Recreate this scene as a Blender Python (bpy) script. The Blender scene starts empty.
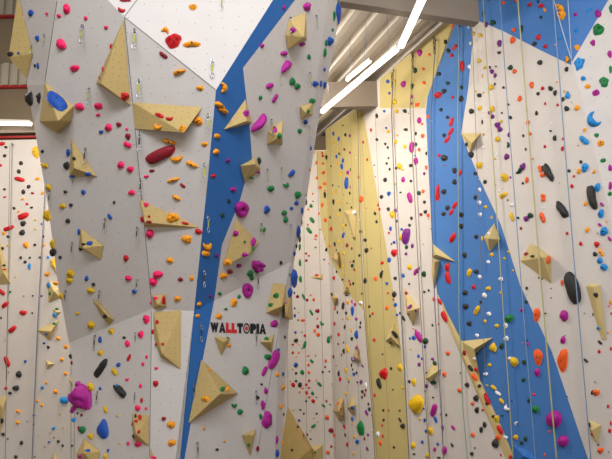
import bpy, bmesh, math, random
from mathutils import Vector, Matrix, noise
from mathutils.bvhtree import BVHTree

scene = bpy.context.scene
COL = scene.collection
# ------------------------------------------------------------------ camera
FPX = 476.0
CAM = Vector((0, 0, 6.5))
PITCH = math.radians(7.3)
ROLL = math.radians(-1.1)
fwd = Vector((0, math.cos(PITCH), math.sin(PITCH)))
r0 = Vector((1, 0, 0)); u0 = r0.cross(fwd)
RT = r0 * math.cos(ROLL) + u0 * math.sin(ROLL)
UP = -r0 * math.sin(ROLL) + u0 * math.cos(ROLL)
cd = bpy.data.cameras.new('camera'); cam = bpy.data.objects.new('camera', cd); COL.objects.link(cam)
cd.sensor_width = 36; cd.lens = 36 * FPX / 612; cd.clip_start = .05
cam.matrix_world = Matrix(((RT.x, UP.x, -fwd.x, CAM.x), (RT.y, UP.y, -fwd.y, CAM.y), (RT.z, UP.z, -fwd.z, CAM.z), (0, 0, 0, 1)))
scene.camera = cam
# ------------------------------------------------------------------ view, world, large lights
vs = scene.view_settings
vs.view_transform = 'Standard'; vs.look = 'None'; vs.gamma = 1; vs.use_curve_mapping = False
vs.exposure = 0.0
world = bpy.data.worlds.new('world'); scene.world = world; world.use_nodes = True
bg = world.node_tree.nodes['Background']
bg.inputs[0].default_value = (1.0, .88, .75, 1); bg.inputs[1].default_value = .29

def area(name, loc, target, sx, sy, power, color):
    l = bpy.data.lights.new(name, 'AREA'); l.shape = 'RECTANGLE'; l.size = sx; l.size_y = sy
    l.energy = power; l.color = color
    o = bpy.data.objects.new(name, l); COL.objects.link(o); o.location = loc
    o.rotation_euler = (Vector(target) - Vector(loc)).to_track_quat('-Z', 'Y').to_euler()
    return o
area('front_fill', (-3.5, -5.0, 11.0), (0, 8, 7.0), 9, 3, 110, (1.0, .92, .80))  # added fill behind the camera, no real window; warms the tower overhangs
area('lamps_over_tower', (0.1, -.9, 12.9), (-.6, 6.8, 4.6), 7, 1.6, 760, (.86, .91, 1.0))
area('hall_lamps', (3.2, 3.0, 12.9), (3.6, 9.0, 5.0), 5, 1.6, 310, (1.0, .95, .90))
area('lamps_behind_tower', (-2.7, 11.0, 12.2), (.9, 15.5, 5.0), 3.4, 2.2, 700, (1.0, .93, .84))  # added fill hidden behind the tower, brightens the back walls
area('lamps_by_left_wall', (-6.6, 8.0, 11.8), (-6.6, 12.5, 5.5), 3, 1.2, 300, (1.0, .93, .84))

# ------------------------------------------------------------------ helpers
def ray(px, py):
    return (fwd * FPX + RT * (px - 306) - UP * (py - 229.5)).normalized()
def P(px, py, Y):
    d = ray(px, py); return CAM + d * (Y / d.y)
class Plane:
    def __init__(s, a, b=None, c=None, n=None):
        s.p = Vector(a)
        s.n = (n if n is not None else (Vector(b) - s.p).cross(Vector(c) - s.p)).normalized()
        if s.n.dot(CAM - s.p) < 0: s.n = -s.n
    def at(s, px, py, h=0.0):
        d = ray(px, py)
        return CAM + d * ((s.p + s.n * h - CAM).dot(s.n) / d.dot(s.n))
def clip(poly, p, n):
    out = []
    for i, a in enumerate(poly):
        b = poly[(i + 1) % len(poly)]
        da, db = (a - p).dot(n), (b - p).dot(n)
        if da >= 0: out.append(a)
        if (da < 0) != (db < 0): out.append(a + (b - a) * (da / (da - db)))
    return out
def down(a, b, z=0.0):
    return a + (b - a) * ((z - a.z) / (b.z - a.z))
def tag(o, label=None, cat=None, group=None, kind=None):
    if label: o['label'] = label
    if cat: o['category'] = cat
    if group: o['group'] = group
    if kind: o['kind'] = kind
    return o
def empty(name, loc=(0, 0, 0)):
    o = bpy.data.objects.new(name, None); COL.objects.link(o); o.location = loc; o.empty_display_size = .1
    return o

# ------------------------------------------------------------------ materials
def srgb(h):
    h = h.lstrip('#'); v = [int(h[i:i + 2], 16) / 255 for i in (0, 2, 4)]
    return tuple((c / 12.92 if c <= .04045 else ((c + .055) / 1.055) ** 2.4) for c in v) + (1,)
def mat(name, col, rough=.6, metal=0, emit=0, bump=0, bscale=60, vary=0, vscale=3, dots=None, spec=None):
    m = bpy.data.materials.new(name); m.use_nodes = True
    nt = m.node_tree; b = nt.nodes['Principled BSDF']; L = nt.links
    c = srgb(col) if isinstance(col, str) else col
    b.inputs['Base Color'].default_value = c
    b.inputs['Roughness'].default_value = rough; b.inputs['Metallic'].default_value = metal
    if spec is not None: b.inputs['Specular IOR Level'].default_value = spec
    if emit:
        b.inputs['Emission Color'].default_value = c; b.inputs['Emission Strength'].default_value = emit
    tc = nt.nodes.new('ShaderNodeTexCoord')
    last = None
    if vary:
        nz = nt.nodes.new('ShaderNodeTexNoise'); nz.inputs['Scale'].default_value = vscale; nz.inputs['Detail'].default_value = 5
        L.new(tc.outputs['Object'], nz.inputs['Vector'])
        mr = nt.nodes.new('ShaderNodeMapRange'); mr.inputs[1].default_value = .3; mr.inputs[2].default_value = .7
        mr.inputs[3].default_value = 1 - vary; mr.inputs[4].default_value = 1 + vary
        L.new(nz.outputs['Fac'], mr.inputs[0])
        mx = nt.nodes.new('ShaderNodeVectorMath'); mx.operation = 'SCALE'
        mx.inputs[0].default_value = c[:3]; L.new(mr.outputs[0], mx.inputs['Scale'])
        last = mx.outputs[0]
    if dots:                                   # T-nut holes: grid of small dark bolt holes in panel metres
        sp, rad, dcol = dots
        mp = nt.nodes.new('ShaderNodeVectorMath'); mp.operation = 'SCALE'; mp.inputs['Scale'].default_value = 1 / sp
        L.new(tc.outputs['UV'], mp.inputs[0])
        vr = nt.nodes.new('ShaderNodeTexVoronoi'); vr.voronoi_dimensions = '2D'; vr.inputs['Scale'].default_value = 1
        vr.inputs['Randomness'].default_value = .35
        L.new(mp.outputs[0], vr.inputs['Vector'])
        lt = nt.nodes.new('ShaderNodeMath'); lt.operation = 'LESS_THAN'; lt.inputs[1].default_value = rad / sp
        L.new(vr.outputs['Distance'], lt.inputs[0])
        mixn = nt.nodes.new('ShaderNodeMix'); mixn.data_type = 'RGBA'
        L.new(lt.outputs[0], mixn.inputs[0])
        mixn.inputs[6].default_value = c; mixn.inputs[7].default_value = srgb(dcol)
        if last: L.new(last, mixn.inputs[6])
        last = mixn.outputs[2]
    if last: L.new(last, b.inputs['Base Color'])
    if bump:
        n2 = nt.nodes.new('ShaderNodeTexNoise'); n2.inputs['Scale'].default_value = bscale
        L.new(tc.outputs['Object'], n2.inputs['Vector'])
        bp = nt.nodes.new('ShaderNodeBump'); bp.inputs['Strength'].default_value = bump; bp.inputs['Distance'].default_value = .02
        L.new(n2.outputs['Fac'], bp.inputs['Height']); L.new(bp.outputs[0], b.inputs['Normal'])
    return m
M = {}
M['white'] = mat('white_paint', '#cfc8c2', .7, dots=(.19, .0065, '#8a8580'), vary=.02)
M['warm'] = mat('warm_white_paint', '#cec6be', .7, dots=(.22, .005, '#8a847c'), vary=.02)
M['blue'] = mat('blue_paint', '#2667ae', .7, dots=(.19, .0055, '#1f4a80'), vary=.03)
M['sky'] = mat('bright_blue_paint', '#3f74b4', .7, dots=(.22, .005, '#2c568c'), vary=.03)
M['yellow'] = mat('yellow_paint', '#bfae72', .7, vary=.02)
M['ply'] = mat('tan_volume_paint', '#bfa468', .75, dots=(.085, .0058, '#7c6a3c'), vary=.04)
M['plyfar'] = mat('pale_tan_paint', '#c6b078', .75, vary=.03)
M['seam'] = mat('joint_shadow_gap', '#6e6962', .9)  # dark panel joints, also the shade line painted along the tower ridge
M['concrete'] = mat('brown_concrete', '#7d6d58', .9, vary=.08, vscale=1.5, bump=.2)
M['beam'] = mat('grey_concrete', '#8d8174', .9, vary=.06, vscale=2)
M['deck'] = mat('galvanised_deck', '#e2dace', .5)
M['clad'] = mat('pale_cladding', '#a89e8c', .7)
M['redp'] = mat('red_pipe_paint', '#a01a1c', .5)
M['tube'] = mat('lit_tube', '#fff4e6', .5, emit=4.5)
M['fixture'] = mat('white_fixture', '#e5e0d8', .5)
M['steel'] = mat('steel', '#b9bcc0', .35, metal=.9)
M['dark'] = mat('dark_rubber', '#26241f', .8)
M['bolt'] = mat('dark_bolt', '#2a2a2c', .4, metal=.6)
M['floor'] = mat('grey_floor', '#8b8782', .9, vary=.05)
HC = {'k': ('black', '#2b2a27'), 'r': ('red', '#c4141c'), 'p': ('pink', '#f01e62'), 'm': ('magenta', '#a81888'),
      'u': ('purple', '#74207a'), 'g': ('green', '#12783a'), 'n': ('dark green', '#173f2a'), 'b': ('blue', '#1c4fa8'),
      'c': ('light blue', '#1d86cc'), 'y': ('yellow', '#dcb010'), 'o': ('amber', '#ee9a18'), 't': ('orange', '#ea5c1c'),
      'w': ('white', '#e6e6ea'), 'e': ('grey', '#9b9892'), 'd': ('dark red', '#8e1526')}
for k_, (n_, h_) in HC.items():
    M['h' + k_] = mat(n_.replace(' ', '_') + '_hold', h_, .55, bump=.25, bscale=90, spec=.35)

# ------------------------------------------------------------------ mesh collector
class MB:
    def __init__(s):
        s.v = []; s.f = []; s.mi = []; s.mats = []; s.sm = []; s.uv = []; s.reg = []
    def slot(s, m):
        if m not in s.mats: s.mats.append(m)
        return s.mats.index(m)
    def face(s, pts, m, smooth=False, reg=None):
        base = len(s.v); s.v += [Vector(p) for p in pts]; s.f.append(list(range(base, base + len(pts))))
        s.mi.append(s.slot(m)); s.sm.append(smooth); s.reg.append(reg)
    def mesh(s, vs_, fs, m, smooth=True, reg=None):
        base = len(s.v); s.v += [Vector(p) for p in vs_]
        k = s.slot(m)
        for f in fs: s.f.append([base + i for i in f]); s.mi.append(k); s.sm.append(smooth); s.reg.append(reg)
    def box(s, c, ax, m, reg=None):           # c centre, ax three half-axis vectors
        c = Vector(c); a, b, d = [Vector(x) for x in ax]
        vs_ = [c + a * i + b * j + d * k for i in (-1, 1) for j in (-1, 1) for k in (-1, 1)]
        s.mesh(vs_, [(0, 1, 3, 2), (4, 6, 7, 5), (0, 4, 5, 1), (2, 3, 7, 6), (0, 2, 6, 4), (1, 5, 7, 3)], m, False, reg)
    def tube(s, pts, r, m, n=8):
        pts = [Vector(p) for p in pts]; vs_ = []; fs = []
        for i, p in enumerate(pts):
            t = (pts[min(i + 1, len(pts) - 1)] - pts[max(i - 1, 0)]).normalized()
            a = t.orthogonal().normalized() if i == 0 else (a - t * a.dot(t)).normalized()
            b = t.cross(a)
            rr = r[i] if isinstance(r, (list, tuple)) else r
            vs_ += [p + (a * math.cos(2 * math.pi * k / n) + b * math.sin(2 * math.pi * k / n)) * rr for k in range(n)]
        for i in range(len(pts) - 1):
            for k in range(n): fs.append((i * n + k, i * n + (k + 1) % n, (i + 1) * n + (k + 1) % n, (i + 1) * n + k))
        fs.append(tuple(range(n - 1, -1, -1))); fs.append(tuple(range((len(pts) - 1) * n, len(pts) * n)))
        s.mesh(vs_, fs, m)
    def build(s, name, parent=None, origin=None, uv=False):
        me = bpy.data.meshes.new(name)
        o_ = Vector(origin) if origin is not None else Vector((0, 0, 0))
        me.from_pydata([tuple(v - o_) for v in s.v], [], s.f)
        for m in s.mats: me.materials.append(m)
        for p, k, sm in zip(me.polygons, s.mi, s.sm): p.material_index = k; p.use_smooth = sm
        if uv:
            me.update(); ul = me.uv_layers.new(name='panel')
            for p in me.polygons:
                n = p.normal; t = Vector((0, 0, 1)).cross(n)
                if t.length < .05: t = Vector((1, 0, 0))
                t.normalize(); w = n.cross(t)
                for li in p.loop_indices:
                    v = me.vertices[me.loops[li].vertex_index].co + o_
                    ul.data[li].uv = (v.dot(t), v.dot(w))
        me.update(); me.validate()
        o = bpy.data.objects.new(name, me); COL.objects.link(o)
        if origin is not None: o.location = o_ - (parent.location if parent else Vector((0, 0, 0)))
        if parent: o.parent = parent
        return o
WALLS = []      # (MB) everything a hold can be bolted to
# ================================================================== the climbing tower
def pl(a, b, c): return Plane(a, b, c)
Q0 = P(69, 343, 7.9); Q1 = P(152, 309, 7.1); Q2 = P(194, 311, 7.1); S = P(124, 17, 5.5)
pB = pl(Q0, Q1, S); pD = pl(S, Q1, Q2); T = pD.at(216, 90)
pF = Plane(S, n=(T - S).cross(Vector((0, 0, 1))))
TF = pF.at(311, -60); SF = pF.at(183, -60); BT = pB.at(70, -40)
pG = pl(S, BT, SF)
R1 = T + (Q2 - T) * (97 / 221)
pIu = pl(T, R1, TF); R2 = pIu.at(312, 118)
R1 = pIu.at(207, 187)
pIm = pl(R1, Q2, R2); Q3 = pIm.at(291, 262)
Q1b = P(150, 459, Q1.y - .12); pE = pl(Q1, Q2, Q1b); Q2b = pE.at(175.5, 459)
pC = pl(Q0, Q1, Q1b); Q0b = pC.at(79, 459)
pIl = pl(Q2, Q2b, Q3); Q3b = pIl.at(256, 459)
RA = {'A': 'the narrow far left side of the tower', 'B': 'the grey left overhang of the tower',
      'C': 'the lower left tower face', 'D': 'the middle overhang strip of the tower', 'E': 'the lower middle tower face',
      'F': 'the bright top panel of the tower', 'H': 'the blue tower band', 'I': 'the upper white right tower face',
      'L': 'the lower white right tower face', 'J': 'the right flank of the tower'}
tw = MB()
def tf(pts, m, key): tw.face(pts, M[m], reg=RA[key])
leftB = [pB.at(*q) for q in ((57, 0), (44, 85), (38, 140))]
sil = [pB.at(*q) for q in ((48, 205), (58, 285))]
LA0 = pB.at(62, -40)
tf([BT, S, Q1, Q0, sil[1], sil[0], leftB[2], leftB[1], leftB[0], LA0], 'white', 'B')
A_l = [P(12, -40, LA0.y + .45), P(17, 0, leftB[0].y + .45), P(27, 85, leftB[1].y + .35), P(34, 125, leftB[2].y + .2)]
tf([LA0, leftB[0], A_l[1], A_l[0]], 'white', 'A')
tf([leftB[0], leftB[1], A_l[2], A_l[1]], 'white', 'A')
tf([leftB[1], leftB[2], A_l[3], A_l[2]], 'white', 'A')
tf([S, T, R1, Q2, Q1], 'white', 'D')
tf([S, SF, TF, T], 'white', 'F'); tf([S, BT, SF], 'white', 'F')
blue_u = [pIu.at(*q) for q in ((333, -60), (331, -47), (295, 0), (243, 68), (250, 130))]
Cc = pIu.at(252, 157.4)
tf([T, TF] + blue_u + [Cc, R1], 'blue', 'H')
RU = pIu.at(328, 0); RU2 = pIu.at(334, -60)
tf([blue_u[1], RU, R2, Cc, blue_u[4], blue_u[3], blue_u[2]], 'white', 'I')
Dc = Q2 + (Q3 - Q2) * (16.5 / 97)
m1 = [pIm.at(240, 200), pIm.at(222, 245)]
tf([R1, Cc, m1[0], m1[1], Dc, Q2], 'blue', 'H')
tf([Cc, R2, Q3, Dc, m1[1], m1[0]], 'white', 'I')
g0 = lambda a, b: down(a, b)
Bl = pIl.at(194, 405); Bm = pIl.at(184.5, 459)
Q0g, Q1g, Q2g, Q3g = down(Q0, Q0b), down(Q1, Q1b), down(Q2, Q2b), down(Q3, Q3b)
Bl2 = Q2g + (Bm - Q2b); Bl2 = down(Bm, Bl2)
tf([Q2, Dc, Bl, Bm, Bl2, Q2g], 'blue', 'H')
tf([Dc, Q3, Q3g, Bl2, Bm, Bl], 'white', 'L')
tf([Q1, Q2, Q2g, Q1g], 'white', 'E')
tf([Q0, Q1, Q1g, Q0g], 'white', 'C')
# right flank
Jr = [P(344, -60, RU2.y + .5), P(340, 0, RU.y + .5), P(334, 50, RU.y * .6 + R2.y * .4 + .45), P(320, 110, R2.y + .4), P(307, 196, (R2.y + Q3.y) / 2 + .35),
      P(294, 262, Q3.y + .3), P(288.5, 330, Q3.y + .45)]
J_low = down(Jr[5], P(281, 459, Q3b.y + .75))
rid = [RU2, RU, RU + (R2 - RU) * .45, R2, (R2 + Q3) / 2, Q3, Q3 + (Q3b - Q3) * .35, Q3g]
Jall = Jr + [J_low]
for i in range(7): tf([rid[i], rid[i + 1], Jall[i + 1], Jall[i]], 'white', 'J')
# back of the tower, hidden side
back = lambda p, dx, dy: p + Vector((dx, dy, 0))
Lall = A_l + [sil[0], sil[1], Q0, Q0g]
for i in range(len(Lall) - 1):
    tf([Lall[i], Lall[i + 1], back(Lall[i + 1], .3, 1.6), back(Lall[i], .3, 1.6)], 'white', 'A')
tf([leftB[2], sil[0], A_l[3]], 'white', 'A')
for i in range(7):
    tf([Jall[i], Jall[i + 1], back(Jall[i + 1], -.5, 1.2), back(Jall[i], -.5, 1.2)], 'white', 'J')
# panel joints on the tower: thin dark strips; the one on the right ridge is painted shade
def seam(mb, plane, a, b, w=.006, h=.002, m=None):
    p = plane.at(*a, h); q = plane.at(*b, h); d = (q - p).normalized(); s = d.cross(plane.n) * w
    mb.box((p + q) / 2, ((q - p) / 2, s, plane.n * .001), m or M['seam'])
for plane, a, b in ((pB, (124.5, 18), (152, 307)), (pC, (151.6, 311), (149.6, 458)), (pF, (124.5, 17), (215.5, 89.5)), (pF, (124.5, 16.5), (170, -44)),
                    (pIl, (290, 266), (257, 455)), (pB, (57, 1), (44.5, 84))):
    seam(tw, plane, a, b, .004)
WALLS.append(tw)
tag(tw.build('wall_tower', uv=True), kind='structure')

# ================================================================== back and right walls
Zv = Vector((0, 0, 1))
def vplane(a, b): return Plane(a, n=(b - a).cross(Zv))
cK0 = P(326, 150, 17.5); cK2 = P(358, 110, 14.6); cM = P(480, 22, 9.3); cR = P(612, 100, 7.2)
flat = lambda p, z: Vector((p.x, p.y, z))
pK0 = Plane(cK0, n=Vector((0, 1, 0))); pK1 = vplane(cK0, cK2); pK2 = vplane(cK2, cM); pM = vplane(cM, cR)
kl = Vector((-1.7, cK0.y, 0))
bw = MB()
RB = {'0': 'the white far back wall', 'Y': 'the yellow back wall', '2': 'the white back wall', 'L': 'the tall blue wall band', 'M': 'the white right wall',
      'N': 'the blue top of the right wall', 'O': 'the bright far right panel'}
def zof(p): return p.z
z0 = pK0.at(320, 150).z; z1a = pK1.at(327, 128).z; z1b = pK1.at(357, 107).z
bw.face([flat(kl, 0), flat(cK0, 0), flat(cK0, z0), flat(kl, z0)], M['warm'], reg=RB['0'])
bw.face([flat(cK0, 0), flat(cK2, 0), flat(cK2, z1b), flat(cK0, z1a)], M['warm'], reg=RB['0'])
bw.face([flat(cK2, 0), flat(cM, 0), flat(cM, 12.58), flat(cK2, 12.58)], M['warm'], reg=RB['2'])
crease = [(568, -60), (571, 60), (640, 330), (745, 760)]
Mp = [flat(cM, 12.58), pM.at(568, -60)] + [pM.at(*q) for q in crease[1:]] + [flat(cM, -1)]
Mp[1] = pM.at(568, -25)
Mp = clip(Mp, Vector((0, 0, 0)), Zv)
bw.face(Mp, M['warm'], reg=RB['M'])
c1 = pM.at(571, 60); c2 = pM.at(640, 330); o3 = P(640, 0, pM.at(612, 0).y + .15)
pO = pl(c1, c2, o3)
Oc = pO.at(568, -25)
Op = clip([Oc, pO.at(760, -25), pO.at(900, 760), pM.at(745, 760), c2, c1], Vector((0, 0, 0)), Zv)
bw.face(Op, M['white'], reg=RB['O']); bw.face([Oc, c1, pM.at(568, -25)], M['sky'])
def paint(plane, pts, m, reg, clips=(), h=.002):
    poly = [plane.at(x, y, h) for x, y in pts]
    for p_, n_ in tuple(clips) + ((Vector((0, 0, 0)), Zv), (Vector((0, 0, 12.57)), -Zv)):
        poly = clip(poly, p_, n_)
        if len(poly) < 3: return
    bw.face(poly, M[m], reg=RB[reg])
# yellow areas
paint(pK0, [(316.5, 151), (330, 151), (330, 262), (321, 226)], 'yellow', 'Y', [(cK0, Vector((-1, 0, 0)))])
paint(pK1, [(326, 129), (357.5, 108), (363.5, 310), (352, 298), (340, 278), (330, 258), (326, 240)], 'yellow', 'Y', [(cK0, Vector((1, 0, 0)))])
paint(pK2, [(358, 108), (362.5, 108), (385, 240), (398, 322), (406, 400), (413, 600), (385, 600), (373, 410), (363, 300)], 'yellow', 'Y', [(cK2, Vector((1, -1, 0)))])
paint(pK2, [(380, 108), (380, -20), (470, -20), (457, 20), (427, 97), (425, 108)], 'yellow', 'Y')
# the tall blue band crosses the corner between the two walls
bandL = [(457, 12), (470.5, 12), (472.5, 42), (468, 90), (461, 134), (480, 180), (501, 225), (520, 285), (552, 352), (588, 459), (625, 600), (560, 600), (505, 450), (471, 372), (461, 345), (446, 312), (437, 292), (433, 245), (430, 200), (427.5, 150), (426, 112), (427.5, 97)]
cn = Vector((1, .0, 0))
side = (cM - CAM).cross(Zv); side.z = 0; side.normalize()      # vertical plane through the eye and the wall corner
paint(pK2, bandL, 'sky', 'L', [(cM, -side)])
paint(pM, bandL, 'sky', 'L', [(cM, side)])
topN = [(478, -30), (478, 20), (481, 22), (503, 31), (540, 50), (573, 66), (573, -30)]
nM = (c1 - pM.at(568, -25)).cross(pM.n); nM = nM if nM.dot(pM.at(520, 20) - c1) > 0 else -nM
paint(pM, topN, 'sky', 'N', [(c1, nM)])
nO = (Oc - c1).cross(pO.n); nO = nO if nO.dot(pO.at(600, 20) - c1) > 0 else -nO
paint(pO, [(560, -25), (623, -25), (572.5, 61), (566, 61)], 'sky', 'N', [(c1, nO)])
# vertical panel joints
for plane, a, b in ((pK0, (287.3, 160), (288, 470)), (pK0, (303.5, 190), (307, 470)), (pK0, (317, 152), (325.5, 470)),
                    (pK1, (330, 127), (336, 470)), (pK1, (341, 119), (349, 470)), (pK1, (350, 112), (361, 470)), (pK2, (375, 109), (390, 470)), (pK2, (361, 112), (375.5, 470)),
                    (pK2, (391.5, 80), (409.6, 470)), (pK2, (411, 60), (430.5, 470)), (pK2, (431, 112), (444, 470))):
    seam(bw, plane, a, b, .006, .0025)
WALLS.append(bw)
tag(bw.build('wall_right', uv=True), kind='structure')

lw = MB()
pW = Plane(P(10, 300, 12.6), n=Vector((0, 1, 0)))
zt = pW.at(10, 140).z
a_, b_ = Vector((-10.5, 12.6, 0)), Vector((-3.2, 12.6, 0))
lw.face([flat(a_, 0), flat(b_, 0), flat(b_, zt), flat(a_, zt)], M['warm'], reg='the white wall left of the tower')
lw.face([flat(a_, zt), flat(b_, zt), flat(b_, zt) + Vector((0, .25, 0)), flat(a_, zt) + Vector((0, .25, 0))], M['warm'], reg='the white wall left of the tower')
for q1, q2 in (((10, 145), (5, 470)), ((71, 300), (71, 470)), ((75, 300), (74, 470))):
    seam(lw, pW, q1, q2, .006, .003)
WALLS.append(lw)
tag(lw.build('wall_left', uv=True), kind='structure')

# ================================================================== the building shell
sh = MB(); sh.box((0, 18.9, 6.9), ((16, 0, 0), (0, .15, 0), (0, 0, 6.9)), M['concrete'])
tag(sh.build('wall_back'), kind='structure')
sl = MB(); yl = 13.4
pL = Plane(Vector((0, yl, 0)), n=Vector((0, 1, 0)))
sl.box((-8, yl + .15, 8), ((5.2, 0, 0), (0, .15, 0), (0, 0, 8)), M['concrete'])
tag(sl.build('wall_concrete'), kind='structure')
def band(ya, yb, m, depth, name, ribs=False):
    z_a, z_b = pL.at(15, yb).z, pL.at(15, ya).z
    b = MB()
    if ribs:
        x = -10.5
        while x < -4.2:
            b.box((x + .11, yl - depth / 2 - .01, (z_a + z_b) / 2), ((.085, 0, 0), (0, depth / 2, 0), (0, 0, (z_b - z_a) / 2)), m); x += .27
        b.box((-7.3, yl - .005, (z_a + z_b) / 2), ((3.3, 0, 0), (0, .006, 0), (0, 0, (z_b - z_a) / 2)), m)
    else:
        b.box((-7.3, yl - depth / 2, (z_a + z_b) / 2), ((3.3, 0, 0), (0, depth / 2, 0), (0, 0, (z_b - z_a) / 2)), m)
    return tag(b.build(name), kind='structure')
band(64, 86, M['clad'], .08, 'trim_1', True)
band(-30, 16, M['clad'], .08, 'trim_2', True)
band(17, 18.6, M['redp'], .12, 'trim_3')
band(87, 89, M['redp'], .12, 'trim_4')
band(126, 135, M['beam'], .2, 'trim_5')
band(137, 139, M['redp'], .1, 'trim_6')
# concrete beams
b = MB(); e1 = P(318, -2, 0.01 + 8.55); e2 = P(480, 22, 9.25)
zb = 11.68
d = flat(e2, 0) - flat(e1, 0); nrm = d.cross(Zv).normalized(); nrm = nrm if nrm.y > 0 else -nrm
e1 = flat(P(318, -2, 5.18 / (ray(318, -2).z / ray(318, -2).y)), 0); e2 = flat(P(479.5, 22, 5.18 / (ray(480, 22).z / ray(480, 22).y)), 0)
e1 = e1 - (e2 - e1) * .9; d = (e2 - e1); nrm = d.cross(Zv).normalized(); nrm = nrm if nrm.y > 0 else -nrm
b.box((e1 + e2) / 2 + nrm * .09 + Vector((0, 0, zb + .46)), (d / 2, nrm * .09, Vector((0, 0, .46))), M['beam'])
tag(b.build('trim_7'), kind='structure')
b = MB(); f1 = P(300, 105, 13.4); f2 = P(381, 108, 13.4); zz = f2.z + .06
b.box(((f1.x + f2.x) / 2, 13.5, (zz + 12.6) / 2), (((f2.x - f1.x) / 2, 0, 0), (0, .1, 0), (0, 0, (12.6 - zz) / 2)), M['beam'])
tag(b.build('trim_8'), kind='structure')
# corrugated roof deck
dk = MB(); dr = Vector((-math.sin(math.radians(19)), math.cos(math.radians(19)), 0)); ac = Vector((dr.y, -dr.x, 0))
c0 = Vector((1.8, 11.6, 12.72)); prof = [(0, 0), (.14, 0), (.20, .17), (.49, .17), (.55, 0)]
xs = []
for k in range(-14, 13):
    for q in prof[:-1]: xs.append((k * .55 + q[0], q[1]))
for i in range(len(xs) - 1):
    p1 = c0 + ac * xs[i][0] + Zv * xs[i][1]; p2 = c0 + ac * xs[i + 1][0] + Zv * xs[i + 1][1]
    dk.face([p1 - dr * 9, p2 - dr * 9, p2 + dr * 8, p1 + dr * 8], M['deck'])
tag(dk.build('ceiling'), kind='structure')
fl = MB(); fl.box((0, 8, -.05), ((13, 0, 0), (0, 12, 0), (0, 0, .05)), M['floor'])
tag(fl.build('floor'), kind='structure')
pp = MB(); pp.box((P(326, 117, 18.5) + P(341, 117.5, 18.5)) / 2, ((.6, 0, 0), (0, .05, 0), (0, 0, .04)), M['redp'])
tag(pp.build('trim_9'), kind='structure')
rl = MB(); ra, rb_ = pK2.at(399, 62, .35), pK2.at(455, 27, .35)
ra.z = rb_.z = 12.5; rl.tube([ra, rb_], .07, M['beam'], 6)
tag(rl.build('trim_10'), kind='structure')
# ------------------------------------------------------------------ light fittings
def tube_light(a, b, w, label, z):
    A = CAM + ray(*a) * ((z - CAM.z) / ray(*a).z); B = CAM + ray(*b) * ((z - CAM.z) / ray(*b).z)
    t = empty('tube_light', A); d = (B - A); n = d.cross(Zv).normalized()
    m = MB(); m.box((A + B) / 2 + Zv * .05, (d / 2, n * w * .45, Zv * .035), M['fixture']); m.build('housing', t, A)
    m = MB()
    m.tube([A + d * .01, B - d * .01], w * .8, M['tube'], 10); m.build('lamp_tube', t, A)
    for s in (.2, .8):
        m = MB(); q = A + d * s; m.tube([q + Zv * .08, Vector((q.x, q.y, 12.70))], .006, M['steel'], 5); m.build('suspension_wire', t, A)
    return tag(t, label, 'ceiling light', 'fluorescent tube lights under the roof')
tube_light((424.5, -6), (401, 46), .085, 'brightest nearest fluorescent tube light just below the upper concrete beam', 11.4)
tube_light((397, 49), (361, 79), .075, 'upper tube light of the long row running towards the tower', 11.4)
tube_light((360, 80), (322, 112), .075, 'lower tube light of the long row ending at the tower edge', 11.4)
tube_light((370, 61), (347, 80), .055, 'short single tube light behind the long row near the deck', 11.95)
t = empty('tube_light', P(-10, 123, 12.9)); A = P(-10, 123, 12.9); B = P(31, 124, 12.9)
m = MB(); m.box((A + B) / 2 + Zv * .06, ((B - A) / 2, (0, .08, 0), Zv * .03), M['fixture']); m.build('housing', t, A)
m = MB(); m.tube([A, B], .055, M['tube']); m.build('lamp_tube', t, A)
tag(t, 'horizontal tube light on the concrete wall left of the tower', 'ceiling light', 'fluorescent tube lights under the roof')
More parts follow.
